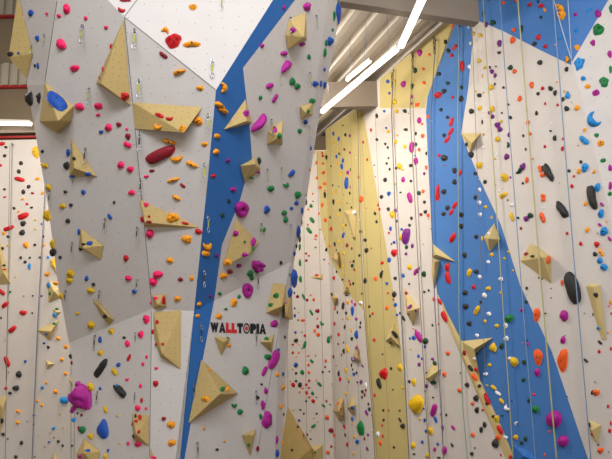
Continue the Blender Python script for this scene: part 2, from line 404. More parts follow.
# ================================================================== bolt-on volumes
allv = []; allf = []; allr = []
for w_ in WALLS:
    b0 = len(allv); allv += w_.v
    for f_, rg in zip(w_.f, w_.reg):
        if rg is None: continue
        allf.append([b0 + i for i in f_]); allr.append(rg)
tri_v = allv; tri_f = []; tri_r = []
from mathutils.geometry import tessellate_polygon
for f_, rg in zip(allf, allr):
    for t3 in tessellate_polygon([[allv[i] for i in f_]]):
        tri_f.append([f_[i] for i in t3]); tri_r.append(rg)
BV = BVHTree.FromPolygons([tuple(v) for v in tri_v], tri_f)
def hit(px, py):
    d = ray(px, py); loc, n, i, dist = BV.ray_cast(CAM, d)
    if loc is None: return None
    if n.dot(d) > 0: n = -n
    return loc, n, tri_r[i]
LAND = []        # landmarks for labels: (px, py, phrase)
vol_v = []; vol_f = []; vol_r = []
def volume(ref, base, apex, k, label, short, m='ply', group=None, cat='climbing volume'):
    loc, n, rg = hit(*ref)
    pln = Plane(loc, n=n)
    B_ = [pln.at(*q, h=.006) for q in base]
    c = sum(B_, Vector()) / len(B_)
    size = math.sqrt(sum(((B_[i] - c).cross(B_[(i + 1) % len(B_)] - c)).length / 2 for i in range(len(B_))))
    k *= 1.45 if rg in RA.values() else 1.25
    top = pln.at(*apex, h=k * size)
    mb = MB(); nb = len(B_)
    for i in range(nb):
        mb.face([B_[i], B_[(i + 1) % nb], top], M[m])
    mb.face(list(reversed(B_)), M[m])
    bm_flip = mb
    o = mb.build('climbing_volume', origin=c, uv=True)
    bm = bmesh.new(); bm.from_mesh(o.data); bmesh.ops.remove_doubles(bm, verts=bm.verts, dist=1e-4)
    bmesh.ops.recalc_face_normals(bm, faces=bm.faces)
    bmesh.ops.bevel(bm, geom=list(bm.edges), offset=min(.006, size * .02), segments=1, affect='EDGES')
    bm.to_mesh(o.data); bm.free(); o.data.update()
    ul = o.data.uv_layers[0]
    for p_ in o.data.polygons:
        nn = p_.normal; t_ = Vector((0, 0, 1)).cross(nn)
        if t_.length < .05: t_ = Vector((1, 0, 0))
        t_.normalize(); w_ = nn.cross(t_)
        for li in p_.loop_indices:
            v_ = o.data.vertices[o.data.loops[li].vertex_index].co
            ul.data[li].uv = (v_.dot(t_), v_.dot(w_))
    tag(o, label, cat, group or ('wooden volumes bolted on the tower' if rg in RA.values() else 'wooden volumes bolted on the other walls'))
    base_i = len(vol_v); vol_v.extend(B_ + [top])
    for i in range(nb): vol_f.append([base_i + i, base_i + (i + 1) % nb, base_i + nb]); vol_r.append('the ' + short)
    cx = sum(q[0] for q in base) / nb; cy = sum(q[1] for q in base) / nb
    LAND.append((cx, cy, 'the ' + short))
    return o
V = volume
V((36, 40), [(18, -8), (33, 54), (27, 79)], (8, 57), .35, 'long tan wedge volume on the far left edge of the tower', 'far left wedge volume')
V((60, 100), [(44.5, 81.5), (74, 105.5), (71.5, 121), (57.5, 134), (39.5, 121.5), (41, 108)], (58, 121), .45, 'tan box volume carrying a big blue hold on the left overhang', 'box volume with the blue hold')
V((80, 168), [(71.5, 138), (98, 177), (69, 177)], (74, 168), .25, 'small dark tan triangle volume below the box volume on the left overhang', 'small left triangle volume')
V((112, 70), [(124, 18), (131, 106), (96, 83)], (101, 84), .34, 'tall dark tan triangle volume hanging from the top seam corner', 'tall top triangle volume')
V((160, 115), [(132, 102), (203, 106.5), (181, 128), (134.5, 129)], (184, 133), .30, 'wide tan volume with a bright top face in the middle overhang strip', 'wide bright volume')
V((165, 216), [(139.5, 199), (202, 228), (145, 227)], (145, 222.5), .22, 'long flat tan wedge volume pointing right, midway down the middle strip', 'long flat wedge volume')
V((159, 302), [(152, 295), (166, 294), (167, 307), (153, 308.5)], (158, 305), .35, 'small square tan volume just above the tall kite volume in middle strip', 'small square volume')
V((168, 340), [(153, 311.5), (181.5, 310), (181, 369.5), (160, 357), (154, 338)], (162, 354), .20, 'tall tan kite volume on the lower middle tower face', 'tall kite volume')
V((92, 246), [(80.5, 227.5), (104, 245.5), (101, 260), (78.5, 247)], (83, 248), .30, 'folded tan volume with a small blue hold on the left overhang', 'folded volume on the left overhang')
V((104, 315), [(92, 299), (98, 300), (114.5, 320), (109, 325.5), (101, 316)], (107, 316), .25, 'slim tan bar volume slanting down right across the crease of the left overhang', 'slim bar volume')
V((92, 448), [(84.5, 438), (100, 451), (98, 470), (78, 470), (76, 454)], (84, 453), .35, 'tan volume cut by the frame bottom on the lower left tower face', 'bottom left tower volume')
V((142, 430), [(132, 413), (149, 415), (149, 446), (133, 440)], (136, 434), .30, 'square tan volume with red holds on the lower left tower face', 'square volume with red holds')
V((155, 455), [(150.5, 447), (157, 463), (151, 470)], (152, 461), .3, 'tiny tan volume at the frame bottom beside the lower seam', 'tiny bottom seam volume')
V((297, 35), [(306, 12), (307, 39.5), (287.5, 50), (285.5, 35), (288.5, 19)], (304, 37), .45, 'tan volume with a purple hold near the top of the right tower face', 'top right tower volume')
V((240, 118), [(245.5, 98.5), (252.5, 123), (223, 130)], (247, 121), .30, 'tan triangle volume over the edge of the blue band, beside a big magenta hold', 'triangle volume on the blue band')
V((275, 132), [(283, 120), (282.5, 145), (267, 145), (268, 131)], (281.5, 136), .45, 'small tan volume with a magenta hold on the upper white right tower face', 'small upper right volume')
V((256, 175), [(256, 157), (261, 170), (244.5, 183.5), (240, 165.5)], (254.5, 164), .45, 'diamond tan volume right of the blue band, above the magenta ring', 'diamond volume beside the blue band')
V((305, 113), [(300, 106), (313, 102), (313, 115), (301, 120)], (306, 113), .35, 'small tan volume on the upper right edge of the tower', 'tower edge volume')
V((240, 240), [(236, 219), (259, 242), (254, 252), (223, 267)], (248.5, 254), .30, 'large tan pyramid volume right of the blue band above the crease', 'large pyramid volume')
V((278, 300), [(273, 282.5), (286, 284), (286, 300), (279, 316), (266, 313)], (282, 306), .35, 'tan volume with green holds on the lower right tower face near its edge', 'lower right edge volume')
V((286, 308), [(284, 298), (292, 296), (293, 320), (284, 319)], (286, 316), .25, 'narrow tan volume on the right flank of the tower', 'narrow flank volume')
V((222, 343), [(214.5, 336.5), (231, 338), (221.5, 356)], (224, 342), .45, 'small pointed tan volume just below the black and red lettering', 'small volume under the lettering')
V((268, 343), [(260, 342), (274.5, 333.5), (272, 353)], (271, 342), .45, 'small pointed tan volume right of and below the lettering', 'small volume right of the lettering')
V((213, 393), [(201, 359), (238.5, 393.5), (188, 424)], (220, 394), .38, 'largest tan pyramid volume, on the lower right tower face beside the blue band', 'largest pyramid volume')
V((249, 440), [(241.5, 435), (256.5, 429), (250.5, 456.5)], (253.5, 435), .45, 'small pointed tan volume at the bottom of the right tower face', 'bottom right tower volume')
F = 'plyfar'
V((296, 440), [(287.5, 406), (313, 449), (317, 480), (276, 480)], (310, 449), .22, 'large dark tan volume right of the tower at the frame bottom', 'large bottom volume by the tower')
V((318, 452), [(311, 446), (323.5, 444.5), (323, 475), (312, 475)], (315, 451), .35, 'tan box volume at the frame bottom on the white far back wall', 'bottom box volume', F)
V((3, 262), [(-4, 225), (11, 284), (-5, 285)], (3, 272), .3, 'tall tan volume at the left frame edge on the left wall', 'upper left edge volume', F)
V((50, 330), [(36, 330), (59.5, 319), (50, 341)], (50.5, 331.5), .4, 'larger pointed tan volume on the left wall beside the rope', 'pointed left wall volume', F)
V((48, 365), [(45.5, 360), (55.5, 363.5), (46.5, 369.5)], (48.5, 364.5), .4, 'tiny pointed tan volume on the left wall below the larger pointed one', 'tiny left wall volume', F)
V((54, 290), [(48, 279), (59, 289), (60, 298), (48, 303)], (54, 291), .45, 'tan volume with a light blue hold on the left wall beside the tower edge', 'left wall volume by the tower edge', F)
V((53, 266), [(50, 258), (57, 262), (58, 277), (50, 266)], (54, 266), .4, 'small tan volume tucked against the left edge of the tower', 'tucked left edge volume', F)
V((56, 312), [(53, 308), (61, 312), (54, 318)], (56.5, 312), .4, 'very small tan volume above the pointed one on the left wall', 'very small left wall volume', F)
V((1, 415), [(-3, 398), (7.5, 395), (0, 437)], (2, 408), .3, 'tan volume at the left frame edge near the bottom, pointed end down', 'lower left edge volume', F)
V((54, 458), [(54, 452), (60, 464), (49, 464)], (54, 460), .4, 'small tan volume peak at the frame bottom on the left wall', 'bottom left wall volume', F)
V((69, 372), [(69, 380), (74, 374), (73.5, 390)], (72, 382), .4, 'small tan volume beside the big magenta hold at the tower left edge', 'volume beside the big magenta hold', F)
V((317, 278), [(310, 277.5), (322.5, 273.5), (323, 280)], (319, 277.5), .4, 'flat little tan volume on the white far back wall with a pink hold', 'flat little back wall volume', F)
V((334, 297), [(331, 298), (333, 293), (338, 298), (334.5, 307)], (334.5, 298), .45, 'small downward pointing tan volume on the white far back wall', 'downward pointing volume', F)
V((346, 288), [(344, 280), (350, 293), (343, 294)], (346, 290), .4, 'small tan volume under a dark green hold at the yellow wall lower edge', 'volume at the yellow lower edge', F)
V((336, 260), [(331, 257), (339, 250), (340, 269)], (337, 260), .35, 'narrow tan volume on the slanting lower edge of the yellow wall', 'slanting edge volume', F)
V((350, 222), [(343, 211), (357, 209), (355, 241)], (348, 214), .25, 'long tan triangle volume with a white hold on the yellow wall', 'long yellow wall volume', F)
V((339, 408), [(338, 398.5), (343.5, 398), (344, 421), (339, 421), (333, 411), (335, 406)], (339, 411.5), .35, 'tan box volume with two orange holds low on the back wall', 'box volume with orange holds', F)
V((352, 402), [(352, 394), (355.5, 405), (353, 416), (347, 408)], (350, 407), .4, 'small tan diamond volume beside the low box volume on the back wall', 'small diamond volume', F)
V((356, 352), [(357, 343), (360, 362), (351, 361)], (357, 358), .35, 'small tan triangle volume with purple holds on the back wall', 'triangle volume with purple holds', F)
V((392, 336), [(394, 322), (400.5, 347), (385, 341)], (390.5, 337), .45, 'tan triangle volume with a large black hold low on the yellow wall', 'triangle volume with the black hold', F)
V((410, 308), [(404, 287), (419, 308), (413, 326), (406, 313)], (408.5, 311), .42, 'tan volume with purple holds on the white back wall', 'white back wall volume', F)
V((433, 372), [(433, 361), (441, 369), (432, 383), (425, 378)], (428, 378), .40, 'tan volume with green holds low on the white back wall by a rope', 'low volume with green holds', F)
V((437, 254), [(432, 243), (456, 262), (432, 257)], (436, 254.5), .40, 'tan fin volume pointing right over the left edge of the tall blue band', 'fin volume on the blue band', F)
V((434, 268), [(432, 256), (440, 261), (434, 291), (431.5, 275)], (434.5, 262), .40, 'narrow tan leg volume below the fin at the left edge of the blue band', 'leg volume below the fin', F)
V((461, 345), [(442, 300), (446, 310), (462, 341), (483, 386), (504, 432), (516, 462), (507, 462), (494, 432), (473, 385), (457, 346), (443, 314)], (470, 372), .05, 'long narrow tan wedge running down the left edge of the blue band', 'long edge wedge', F)
V((472, 350), [(461, 341), (493, 337.5), (476, 354), (481, 384), (472, 366)], (474, 349), .30, 'spiked tan volume pointing right into the blue band', 'spiked volume', F)
V((526, 457), [(512, 444), (528, 450), (546, 466), (510, 466)], (524, 456), .25, 'dark blue wedge volume at the frame bottom on the tall blue band', 'blue bottom wedge', 'blue')
V((468, 137), [(461, 133), (481, 133), (470, 153)], (472, 143), .40, 'tan triangle volume with black hold right of the tall blue band', 'triangle volume right of the blue band', F)
V((492, 238), [(494.5, 223), (500.5, 239.5), (490, 252.5), (483.5, 237)], (488, 238.5), .48, 'tan diamond volume with a white hold over the right edge of the blue band', 'diamond volume on the band edge', F)
V((538, 262), [(531, 242.5), (551, 256), (551.5, 284), (520, 261)], (542, 257.5), .42, 'large tan folded volume behind the yellow rope on the right wall', 'folded volume behind the rope', F)
V((595, 312), [(585.5, 286), (590, 283), (600.5, 284.5), (607, 340), (601.5, 340)], (593, 287), .22, 'long tapering tan volume with a dark hold at the right side', 'long tapering volume', F)
V((596, 432), [(589, 419), (601.5, 425), (598, 447), (589, 430)], (591.5, 430), .42, 'small tan volume with a black hold at the bottom right by the blue rope', 'bottom right volume', F)
VB = BVHTree.FromPolygons([tuple(v) for v in vol_v], vol_f)
def hit2(px, py):
    """first surface a hold can sit on: a volume or a wall"""
    d = ray(px, py); a = hit(px, py)
    loc, n, i, dist = VB.ray_cast(CAM, d)
    if loc is not None and (a is None or dist < (a[0] - CAM).length + .02):
        if n.dot(d) > 0: n = -n
        if a is None or (a[0] - CAM).length - dist < 2.0: return loc, n, vol_r[i]
    return a
# ================================================================== climbing holds
# every tile: origin in the photograph, scale, then "x y width height colour[shape]" of each hold seen on the walls
DATA = [
((0, 0), 4.173, "130 55 20 28 b;157 160 16 24 b;197 58 12 12 p;160 275 12 24 b;147 275 9 18 k;43 225 30 20 k;78 222 12 10 b;125 412 34 66 k;164 408 20 42 k;280 38 30 40 p;247 66 20 16 p;359 76 18 16 p;444 115 20 14 p;257 186 40 44 p;312 285 38 28 p;333 445 38 32 p;410 442 36 26 p;431 290 12 30 r;418 325 12 16 r;236 424 82 92 bE-40"),
((100, 0), 4.173, "105 2 45 14 d;90 42 40 26 rC-20;388 30 32 26 o;272 130 40 34 oC160;306 172 62 60 r;382 186 70 40 oB;265 230 38 28 dE-35;330 300 56 34 oB20;418 367 30 22 o;103 402 38 32 r;48 195 12 28 r"),
((200, 0), 4.173, "350 30 14 20 m;446 28 28 40 m;258 190 20 18 m;350 223 28 22 m;388 126 26 26 m;425 184 26 18 m;358 276 50 60 mB50;290 358 32 26 mE20;312 410 26 38 mE60;384 340 26 30 g;405 360 28 24 g;251 407 16 18 g;454 237 14 22 g;95 365 34 54 oC90;82 440 50 36 oB-35;8 367 16 20 o"),
((300, 0), 4.173, "158 58 28 90 bV;141 66 14 40 g;135 125 12 18 g;124 172 30 40 b;108 180 14 26 g;103 220 16 36 g;43 236 26 22 g;101 290 12 18 b;64 350 30 22 b;86 350 12 30 b;102 355 16 34 b;50 422 26 24 g;160 5 18 10 g"),
((0, 100), 4.173, "10 183 22 18 r;25 197 14 12 k;20 233 16 14 k;3 273 12 14 r;88 264 16 20 k;79 299 18 18 k;82 331 44 24 rE-15;157 329 20 14 o;120 362 18 16 k;98 384 18 20 k;19 373 12 12 k;95 414 16 10 o;20 405 14 8 r;136 389 16 10 d;179 388 16 14 o;113 434 14 10 r;132 449 14 10 k;59 452 14 12 k;150 218 28 50 y;178 214 14 14 k;187 272 34 22 yE-20;204 364 26 26 y;262 442 26 22 y;297 438 16 16 k;274 383 16 14 k;349 384 20 20 b;423 133 20 16 b;411 62 20 14 p;286 220 18 30 b;279 274 24 36 k;309 245 16 16 k;300 318 26 12 b;368 308 26 22 b"),
((100, 100), 4.173, "5 30 14 18 p;36 115 30 32 p;79 102 22 20 d;113 121 14 10 p;118 153 22 28 dV;116 187 34 26 pE-20;88 271 32 28 p;127 289 32 24 p;133 386 32 20 p;60 427 12 12 k;249 65 38 24 rE-20;290 77 38 22 rC0;345 119 28 26 o;242 110 40 34 oC-20;410 88 40 34 o;290 175 60 34 oB-15;320 242 64 38 oC10;384 268 58 34 oB-20;437 184 28 20 o;307 333 50 28 oB15;346 357 26 22 dE-35;320 407 40 28 oB-30;252 228 126 76 dE25;217 295 24 12 d;194 319 22 12 p;193 437 20 20 p"),
((200, 100), 4.173, "4 88 14 26 o;20 183 26 18 o;75 17 24 20 o;96 45 44 34 oB-30;70 150 26 22 o;66 215 26 24 o;115 251 22 18 u;138 373 26 20 m;119 420 16 18 n;55 316 22 16 r;193 56 28 26 m;245 95 66 88 mT52;311 125 24 28 m;333 150 22 24 g;245 255 18 34 n;243 300 22 20 m;214 323 28 20 g;295 370 26 28 g;358 353 28 28 gC20;382 306 30 32 bE45;407 396 26 34 g;402 430 18 20 b;415 129 20 20 g;440 92 18 20 b;449 48 20 22 g;311 3 20 14 m;381 452 18 12 b;442 425 12 26 k"),
((200, 200), 4.173, "93 62 18 18 n;278 40 26 34 b;351 54 22 24 g;357 83 20 24 g;262 122 26 24 gC20;149 139 22 26 m;220 176 24 40 m;185 175 12 12 g;219 204 16 20 g;187 228 28 18 m;116 260 36 28 o;162 274 22 18 m;125 299 26 18 d;98 316 34 24 o;68 230 16 18 u;208 305 26 26 g;216 324 18 20 g;240 276 48 52 mS;197 377 42 62 mO;172 38 54 68 mO;162 403 16 16 g;140 427 30 34 o;82 390 16 16 g;43 400 14 16 u;107 455 16 10 g;337 262 14 16 k;318 399 24 24 g;295 438 20 18 g;351 435 14 24 d;28 190 44 44 oC0;24 222 34 24 oE0"),
((100, 200), 4.173, "42 69 20 26 bE-50;109 244 22 28 rV;119 326 28 24 p;144 381 20 20 b;205 69 14 10 r;177 80 16 24 r;205 92 24 14 d;208 143 36 36 pV;303 74 52 40 o;356 97 30 14 rE-15;411 131 32 24 r;363 162 46 32 o;292 251 30 24 o;383 325 20 20 o;241 311 42 32 p;222 341 34 34 p;336 331 24 16 d;323 411 28 24 o;413 434 20 18 o;232 410 18 16 p;265 418 16 36 r;213 428 8 14 p"),
((0, 200), 4.173, "97 67 46 32 rE20;97 98 24 24 k;78 48 12 10 o;37 118 44 26 rE20;18 138 16 16 o;93 136 26 24 k;34 153 14 12 k;148 83 10 8 y;147 121 10 8 y;109 188 26 26 o;33 190 12 10 y;10 203 16 16 k;146 187 14 12 k;87 241 12 14 k;125 241 10 10 n;105 259 14 14 k;123 277 14 28 c;182 152 8 12 k;183 187 14 12 o;175 222 10 10 o;167 240 12 10 n;201 239 12 12 c;174 100 8 10 b;197 309 22 18 o;15 273 14 10 k;17 290 16 8 r;8 384 28 30 rE-40;22 437 32 30 rE40;43 384 10 10 n;99 400 8 8 e;137 400 8 8 k;174 400 10 8 b;66 322 8 8 y;197 65 28 50 y;220 183 20 38 y;222 218 26 36 k;229 260 24 38 y;204 355 16 26 c;234 347 24 16 o;256 400 18 26 y;209 390 12 14 g;284 87 22 18 k;252 239 16 14 k;295 306 34 30 y;291 335 28 28 y;379 377 32 26 y;362 327 16 22 b;391 352 16 16 k;331 133 14 26 b;348 185 18 12 k;374 181 28 18 b;338 203 20 16 k"),
((0, 300), 4.173, "97 53 30 22 r;135 54 8 8 k;52 122 46 20 rE40;30 257 26 48 rE-70;79 310 28 26 k;106 256 14 12 b;67 367 28 24 k;42 388 16 14 k;25 368 16 12 r;5 75 8 12 k;22 168 6 6 e;36 300 8 8 e;237 37 16 12 g;229 62 16 18 c;228 99 16 12 g;194 142 12 10 b;184 180 12 10 b;202 197 14 14 k;244 160 20 16 o;278 195 20 20 o;259 248 18 16 o;275 306 16 16 o;195 344 14 12 o;177 365 16 14 c;233 382 22 18 o;156 420 14 12 o;175 438 16 12 o;269 418 38 26 cE0;289 398 14 12 n;295 235 12 22 k;300 262 10 16 d;325 54 16 12 y;381 104 34 30 y;419 166 16 26 b;420 219 26 22 y;440 67 24 22 k;425 283 52 90 kN55;419 369 12 14 b;380 362 28 34 y;342 405 84 112 m;328 352 24 30 m"),
((0, 379), 5.564, "103 179 26 22 o;100 241 24 22 o;152 237 8 6 k;18 307 22 20 k;8 232 18 30 k;44 332 10 10 k;120 355 22 24 k;89 433 20 22 k;188 201 16 12 b;187 252 12 10 k;299 273 22 18 c;353 271 12 8 y;332 194 12 10 y;278 299 10 6 e;214 313 6 6 e;300 325 10 6 d;274 350 16 12 b;325 346 18 18 k;349 370 16 14 k;249 378 8 8 d;401 370 14 12 k;194 432 10 8 k;410 165 36 56 mE65;433 190 12 12 n;455 200 14 18 d;412 227 26 26 c;440 275 12 30 d;461 282 38 38 g;507 317 30 34 y;589 170 26 44 yE-65;576 273 56 122 bV180;603 397 14 20 b;588 430 26 28 y;487 400 36 14 b;448 430 36 24 m"),
((100, 379), 5.564, "152 3 22 16 p;227 38 18 24 p;233 118 16 28 r;212 161 30 36 p;258 164 16 16 p;310 25 34 32 r;115 70 64 88 kN-52;94 40 18 26 c;99 203 14 12 y;111 357 12 10 y;158 358 18 22 p;199 206 14 22 k;224 214 22 28 r;202 235 20 18 r;181 250 10 26 r;215 293 18 22 r;190 319 22 24 k;214 360 38 36 p;355 222 26 26 dV;397 256 52 38 oV;400 354 48 36 o;297 438 34 18 p"),
((100, 300), 4.173, "195 80 30 34 p;172 145 26 30 pV;116 184 22 28 pV;122 241 20 30 rE65;102 157 14 12 k;49 130 26 24 y;196 237 12 14 p;181 267 14 16 p;115 330 16 14 p;169 358 12 16 p;78 270 18 20 b;62 299 26 34 yE-50;235 285 18 12 p;239 92 16 18 r;221 132 14 22 r;236 183 14 14 r;262 184 14 12 r;413 16 18 18 o;407 66 20 18 o;175 418 14 22 r"),
((200, 300), 4.173, "78 68 28 24 o;115 160 14 10 g;120 189 18 20 o;278 163 22 16 g;309 99 32 30 m;282 237 28 26 g;188 295 30 34 g;268 296 26 40 mE65;274 379 16 30 m;256 352 12 10 k;92 373 26 28 g;113 373 20 26 o;24 412 36 24 o;34 290 14 18 o;142 438 28 24 gC0;261 438 18 38 m;326 208 12 16 b;322 311 18 20 o;345 309 14 18 b;344 364 24 24 o;308 248 36 92 mE68;353 155 12 16 k;335 445 20 20 o;240 407 16 16 k"),
((200, 379), 5.564, "371 228 56 92 m;336 208 18 34 g;467 147 8 10 r;465 197 12 18 k;425 339 24 46 m;427 414 28 50 b;320 388 16 34 d;459 283 10 16 o;457 354 16 22 o;221 182 32 32 g;19 275 16 20 o;133 345 16 16 o;94 392 18 16 k;272 366 18 20 g;6 190 14 24 o;512 395 14 16 k"),
((285, 125), 6.955, "101 42 34 32 g;177 162 18 34 b;200 190 14 24 o;170 308 18 20 o;48 338 46 50 bE45;14 418 28 40 g;258 195 14 18 r;262 215 16 18 r;290 225 22 34 k;217 263 16 26 t;264 268 18 18 t;321 287 12 16 k;267 331 22 26 t;221 370 18 24 t;275 408 20 26 t;243 434 24 26 t;338 60 18 34 b;375 97 18 34 b;338 122 18 24 y;421 69 20 26 n;452 75 16 26 m;414 170 16 22 d;453 193 14 24 m;371 178 16 18 y;378 201 16 22 n;360 220 18 28 b;404 248 20 34 b;396 288 24 46 b;364 272 18 24 y;393 340 24 28 y;438 332 24 34 m;455 310 10 22 n;430 405 30 86 bE88;333 420 12 16 k;375 427 12 8 k;355 455 22 8 y;454 432 10 22 m;277 455 14 8 r;405 2 18 10 n;231 5 16 14 o"),
((285, 191), 6.955, "88 28 38 48 g;83 86 32 30 b;42 120 34 28 b;5 152 14 30 g;8 200 26 38 g;117 137 20 48 b;145 78 22 42 k;146 30 10 14 k;193 20 14 14 t;194 72 10 10 k;181 104 24 28 g;162 128 16 14 t;188 203 30 52 gE-52;168 275 34 54 gE-52;159 236 12 16 r;89 285 34 84 b;102 335 20 44 k;102 390 18 46 g;77 383 18 30 k;62 435 26 38 b;116 220 10 50 n;215 311 22 20 t;212 334 16 16 t;236 158 14 22 t;245 268 12 8 d;213 392 12 12 d;146 434 16 16 d;165 450 20 14 t;277 28 18 44 k;258 97 20 34 t;316 183 14 20 k;279 202 24 30 t;338 76 18 46 k;380 75 20 26 y;384 133 20 24 n;376 168 20 30 y;404 243 22 28 y;425 238 12 18 k;407 308 28 46 bE65;323 264 24 28 r;313 383 16 20 t;347 370 18 36 k;380 353 24 26 y;433 378 22 32 d;411 432 22 22 y;287 408 18 30 k;255 382 8 6 e;276 333 8 8 d;338 452 20 14 r;368 435 12 34 k;352 10 20 22 y;410 25 8 6 k;452 15 14 26 n;432 85 10 10 k;359 410 10 18 k"),
((285, 257), 6.955, "104 41 20 46 g;148 24 18 20 d;108 155 22 46 g;57 150 66 122 b;28 248 48 78 b;65 250 14 16 k;88 275 24 22 d;129 276 22 46 gE-65;153 299 22 22 d;178 266 14 12 t;200 296 20 24 t;148 217 8 8 e;67 357 14 16 b;68 408 18 26 b;92 385 8 8 k;183 387 26 44 gE-60;225 375 32 28 d;226 428 14 18 t;92 438 12 14 k;124 440 36 18 t;250 453 18 12 g;273 18 14 12 k;303 46 10 10 t;342 146 24 28 r;402 157 16 16 k;360 103 14 22 k;220 128 28 18 r;330 262 32 38 k;349 358 16 26 r;366 385 14 24 k;406 340 28 52 kE80;404 65 20 28 y;406 120 14 14 y;428 218 20 22 n;429 266 28 12 k;448 166 14 22 m;455 190 14 24 d;427 390 20 26 n;440 316 24 30 o;440 425 24 26 y;335 5 14 12 t;404 433 8 8 k;346 455 20 8 r;455 35 8 16 m;5 320 14 28 m;30 125 14 22 k"),
((285, 323), 6.955, "72 65 20 20 b;117 63 10 10 k;138 88 20 20 r;76 123 32 32 kV;137 150 28 48 gE75;120 175 14 10 g;54 150 18 18 r;96 150 12 10 o;54 206 18 22 r;96 206 14 14 t;77 235 14 12 o;76 292 32 34 b;54 320 14 16 y;77 349 18 20 k;120 343 26 36 g;57 430 30 34 r;77 404 18 20 n;104 430 32 34 k;122 453 24 10 t;148 428 18 24 r;168 401 18 22 r;36 404 10 10 y;161 228 16 14 t;212 228 10 10 k;186 265 28 32 gE-45;163 290 20 22 t;166 343 20 24 t;228 24 24 26 d;206 55 18 24 t;230 80 28 30 t;258 8 28 18 g;302 117 24 50 gE88;322 96 12 28 d;345 8 22 18 r;374 80 20 28 r;371 146 14 18 d;410 136 12 16 k;410 196 22 36 k;436 180 28 60 yE-65;416 27 16 34 k;339 234 16 28 d;395 222 12 24 r;283 262 20 26 t;279 306 14 18 d;262 340 16 18 k;308 337 14 12 k;357 298 8 8 n;375 353 18 46 k;386 390 24 32 r;425 327 24 36 y;445 388 18 24 y;445 410 12 14 k;239 425 34 36 gE-45;215 398 14 10 t;330 423 12 12 e;165 450 18 14 r"),
((285, 389), 6.955, "150 25 22 26 r;102 20 18 18 o;192 29 24 26 g;148 84 16 16 k;196 83 28 30 r;168 55 18 20 t;218 58 10 10 k;267 116 26 28 gE-40;289 84 16 18 d;314 108 12 10 k;107 145 16 14 k;131 171 16 14 k;58 147 20 10 y;98 220 26 24 bC180;90 262 18 16 k;220 171 16 16 k;224 230 10 10 e;200 202 10 10 t;291 198 32 32 t;198 258 34 30 gE35;178 290 10 10 e;125 322 22 26 r;155 318 14 16 k;178 348 16 12 k;50 424 24 26 k;321 287 36 34 dE-20;344 320 20 24 t;414 262 24 38 rE-60;420 320 14 30 k;435 385 24 32 r;322 399 18 20 r;348 408 10 10 e;298 440 28 26 t;374 100 18 36 tE75;388 138 16 22 r;427 30 24 26 y;208 440 18 16 g;400 188 10 10 k"),
((351, 59), 6.955, "257 156 24 28 b;268 238 18 20 b;366 175 36 46 mE70;304 300 30 42 y;320 362 26 34 y;376 362 30 28 n;181 397 20 34 k;232 363 18 22 b;424 263 16 30 m;448 80 24 42 n;426 190 22 38 n;421 310 14 24 m;453 320 14 30 t;305 150 14 22 y;401 378 10 10 e"),
((351, 125), 6.955, "140 36 16 30 r;86 120 14 22 r;114 241 14 20 r;54 364 18 24 r;181 102 22 20 k;246 21 16 16 b;261 44 24 24 y;239 132 18 20 k;257 156 16 22 k;262 230 14 16 k;249 267 18 20 k;270 307 16 20 k;239 382 26 34 k;323 73 14 18 y;311 117 24 34 y;377 149 26 30 y;382 32 30 24 k;424 155 28 84 mE85;340 288 36 42 y;360 312 16 16 y;315 300 16 22 k;365 380 26 38 m;418 282 26 26 k;418 390 18 22 k;308 410 14 18 y;450 250 24 52 m;452 60 14 26 k;455 135 14 30 n;163 280 10 12 k;37 228 8 8 w;445 213 12 12 c;172 360 8 10 d"),
((351, 191), 6.955, "73 57 32 48 t;25 150 34 32 w;59 200 10 14 w;190 98 14 20 r;199 126 16 22 r;168 157 18 26 k;179 214 18 24 k;214 41 26 30 k;265 18 26 34 b;107 121 8 8 r;261 126 24 28 k;290 165 38 50 y;310 135 22 30 u;276 262 20 32 b;265 291 14 18 r;317 209 18 20 k;345 10 16 14 n;411 46 40 76 mE-75;385 315 34 138 uE82;352 322 28 50 y;388 390 24 30 n;409 238 22 20 k;422 190 18 28 k;354 266 18 20 b;301 357 20 24 b;282 368 12 12 k;303 430 44 52 r;428 382 20 34 u;384 437 20 24 u;68 283 20 30 n;21 325 34 30 gC180;100 341 26 26 k;109 413 28 38 k;5 115 14 18 n;60 448 24 18 n;142 398 10 10 k;7 400 14 24 d;7 295 10 14 r"),
((351, 257), 6.955, "267 20 28 34 b;219 40 20 24 r;207 48 8 8 r;214 120 32 60 kB75;173 150 26 34 t;100 166 26 38 k;251 184 20 24 b;309 148 24 28 k;364 129 24 30 b;410 70 32 40 y;450 105 24 54 mE70;302 260 30 44 k;259 251 12 16 r;252 353 24 32 t;310 332 24 30 b;295 295 12 16 r;321 402 18 20 b;364 425 32 40 kE-55;343 390 16 18 n;128 345 16 22 k;152 393 18 18 r;133 410 16 20 k;76 255 12 16 k;405 187 14 16 k;382 253 22 24 d;388 298 14 12 y;408 348 36 36 uE45;400 395 34 26 u;20 30 18 22 n;10 60 24 30 n;24 88 18 26 dE-50;17 185 20 22 n;8 310 14 28 m;30 330 24 24 m;12 375 24 66 b;38 430 22 24 m;68 452 18 12 n;70 318 34 26 w;450 375 14 22 u"),
((351, 323), 6.955, "40 82 28 64 b;8 110 24 28 n;4 50 16 38 y;65 28 18 20 k;68 4 18 12 k;163 117 20 26 r;302 80 46 56 kE-55;275 134 28 26 kV180;331 157 18 16 k;343 308 38 50 y;230 353 56 80 rL;197 419 42 70 kE-75;280 316 18 24 k;220 217 12 14 k;41 175 28 30 u;28 245 26 24 u;8 250 18 28 b;82 298 20 26 uE-50;5 293 12 34 n;13 323 14 14 k;22 355 24 24 b;40 347 18 20 n;45 412 14 16 k;72 410 24 32 u;407 407 20 24 k;440 410 34 48 y;438 103 26 34 b;411 107 12 22 b;434 40 12 14 t;417 182 12 12 y;452 65 14 48 m;105 430 20 38 w;362 450 20 14 y"),
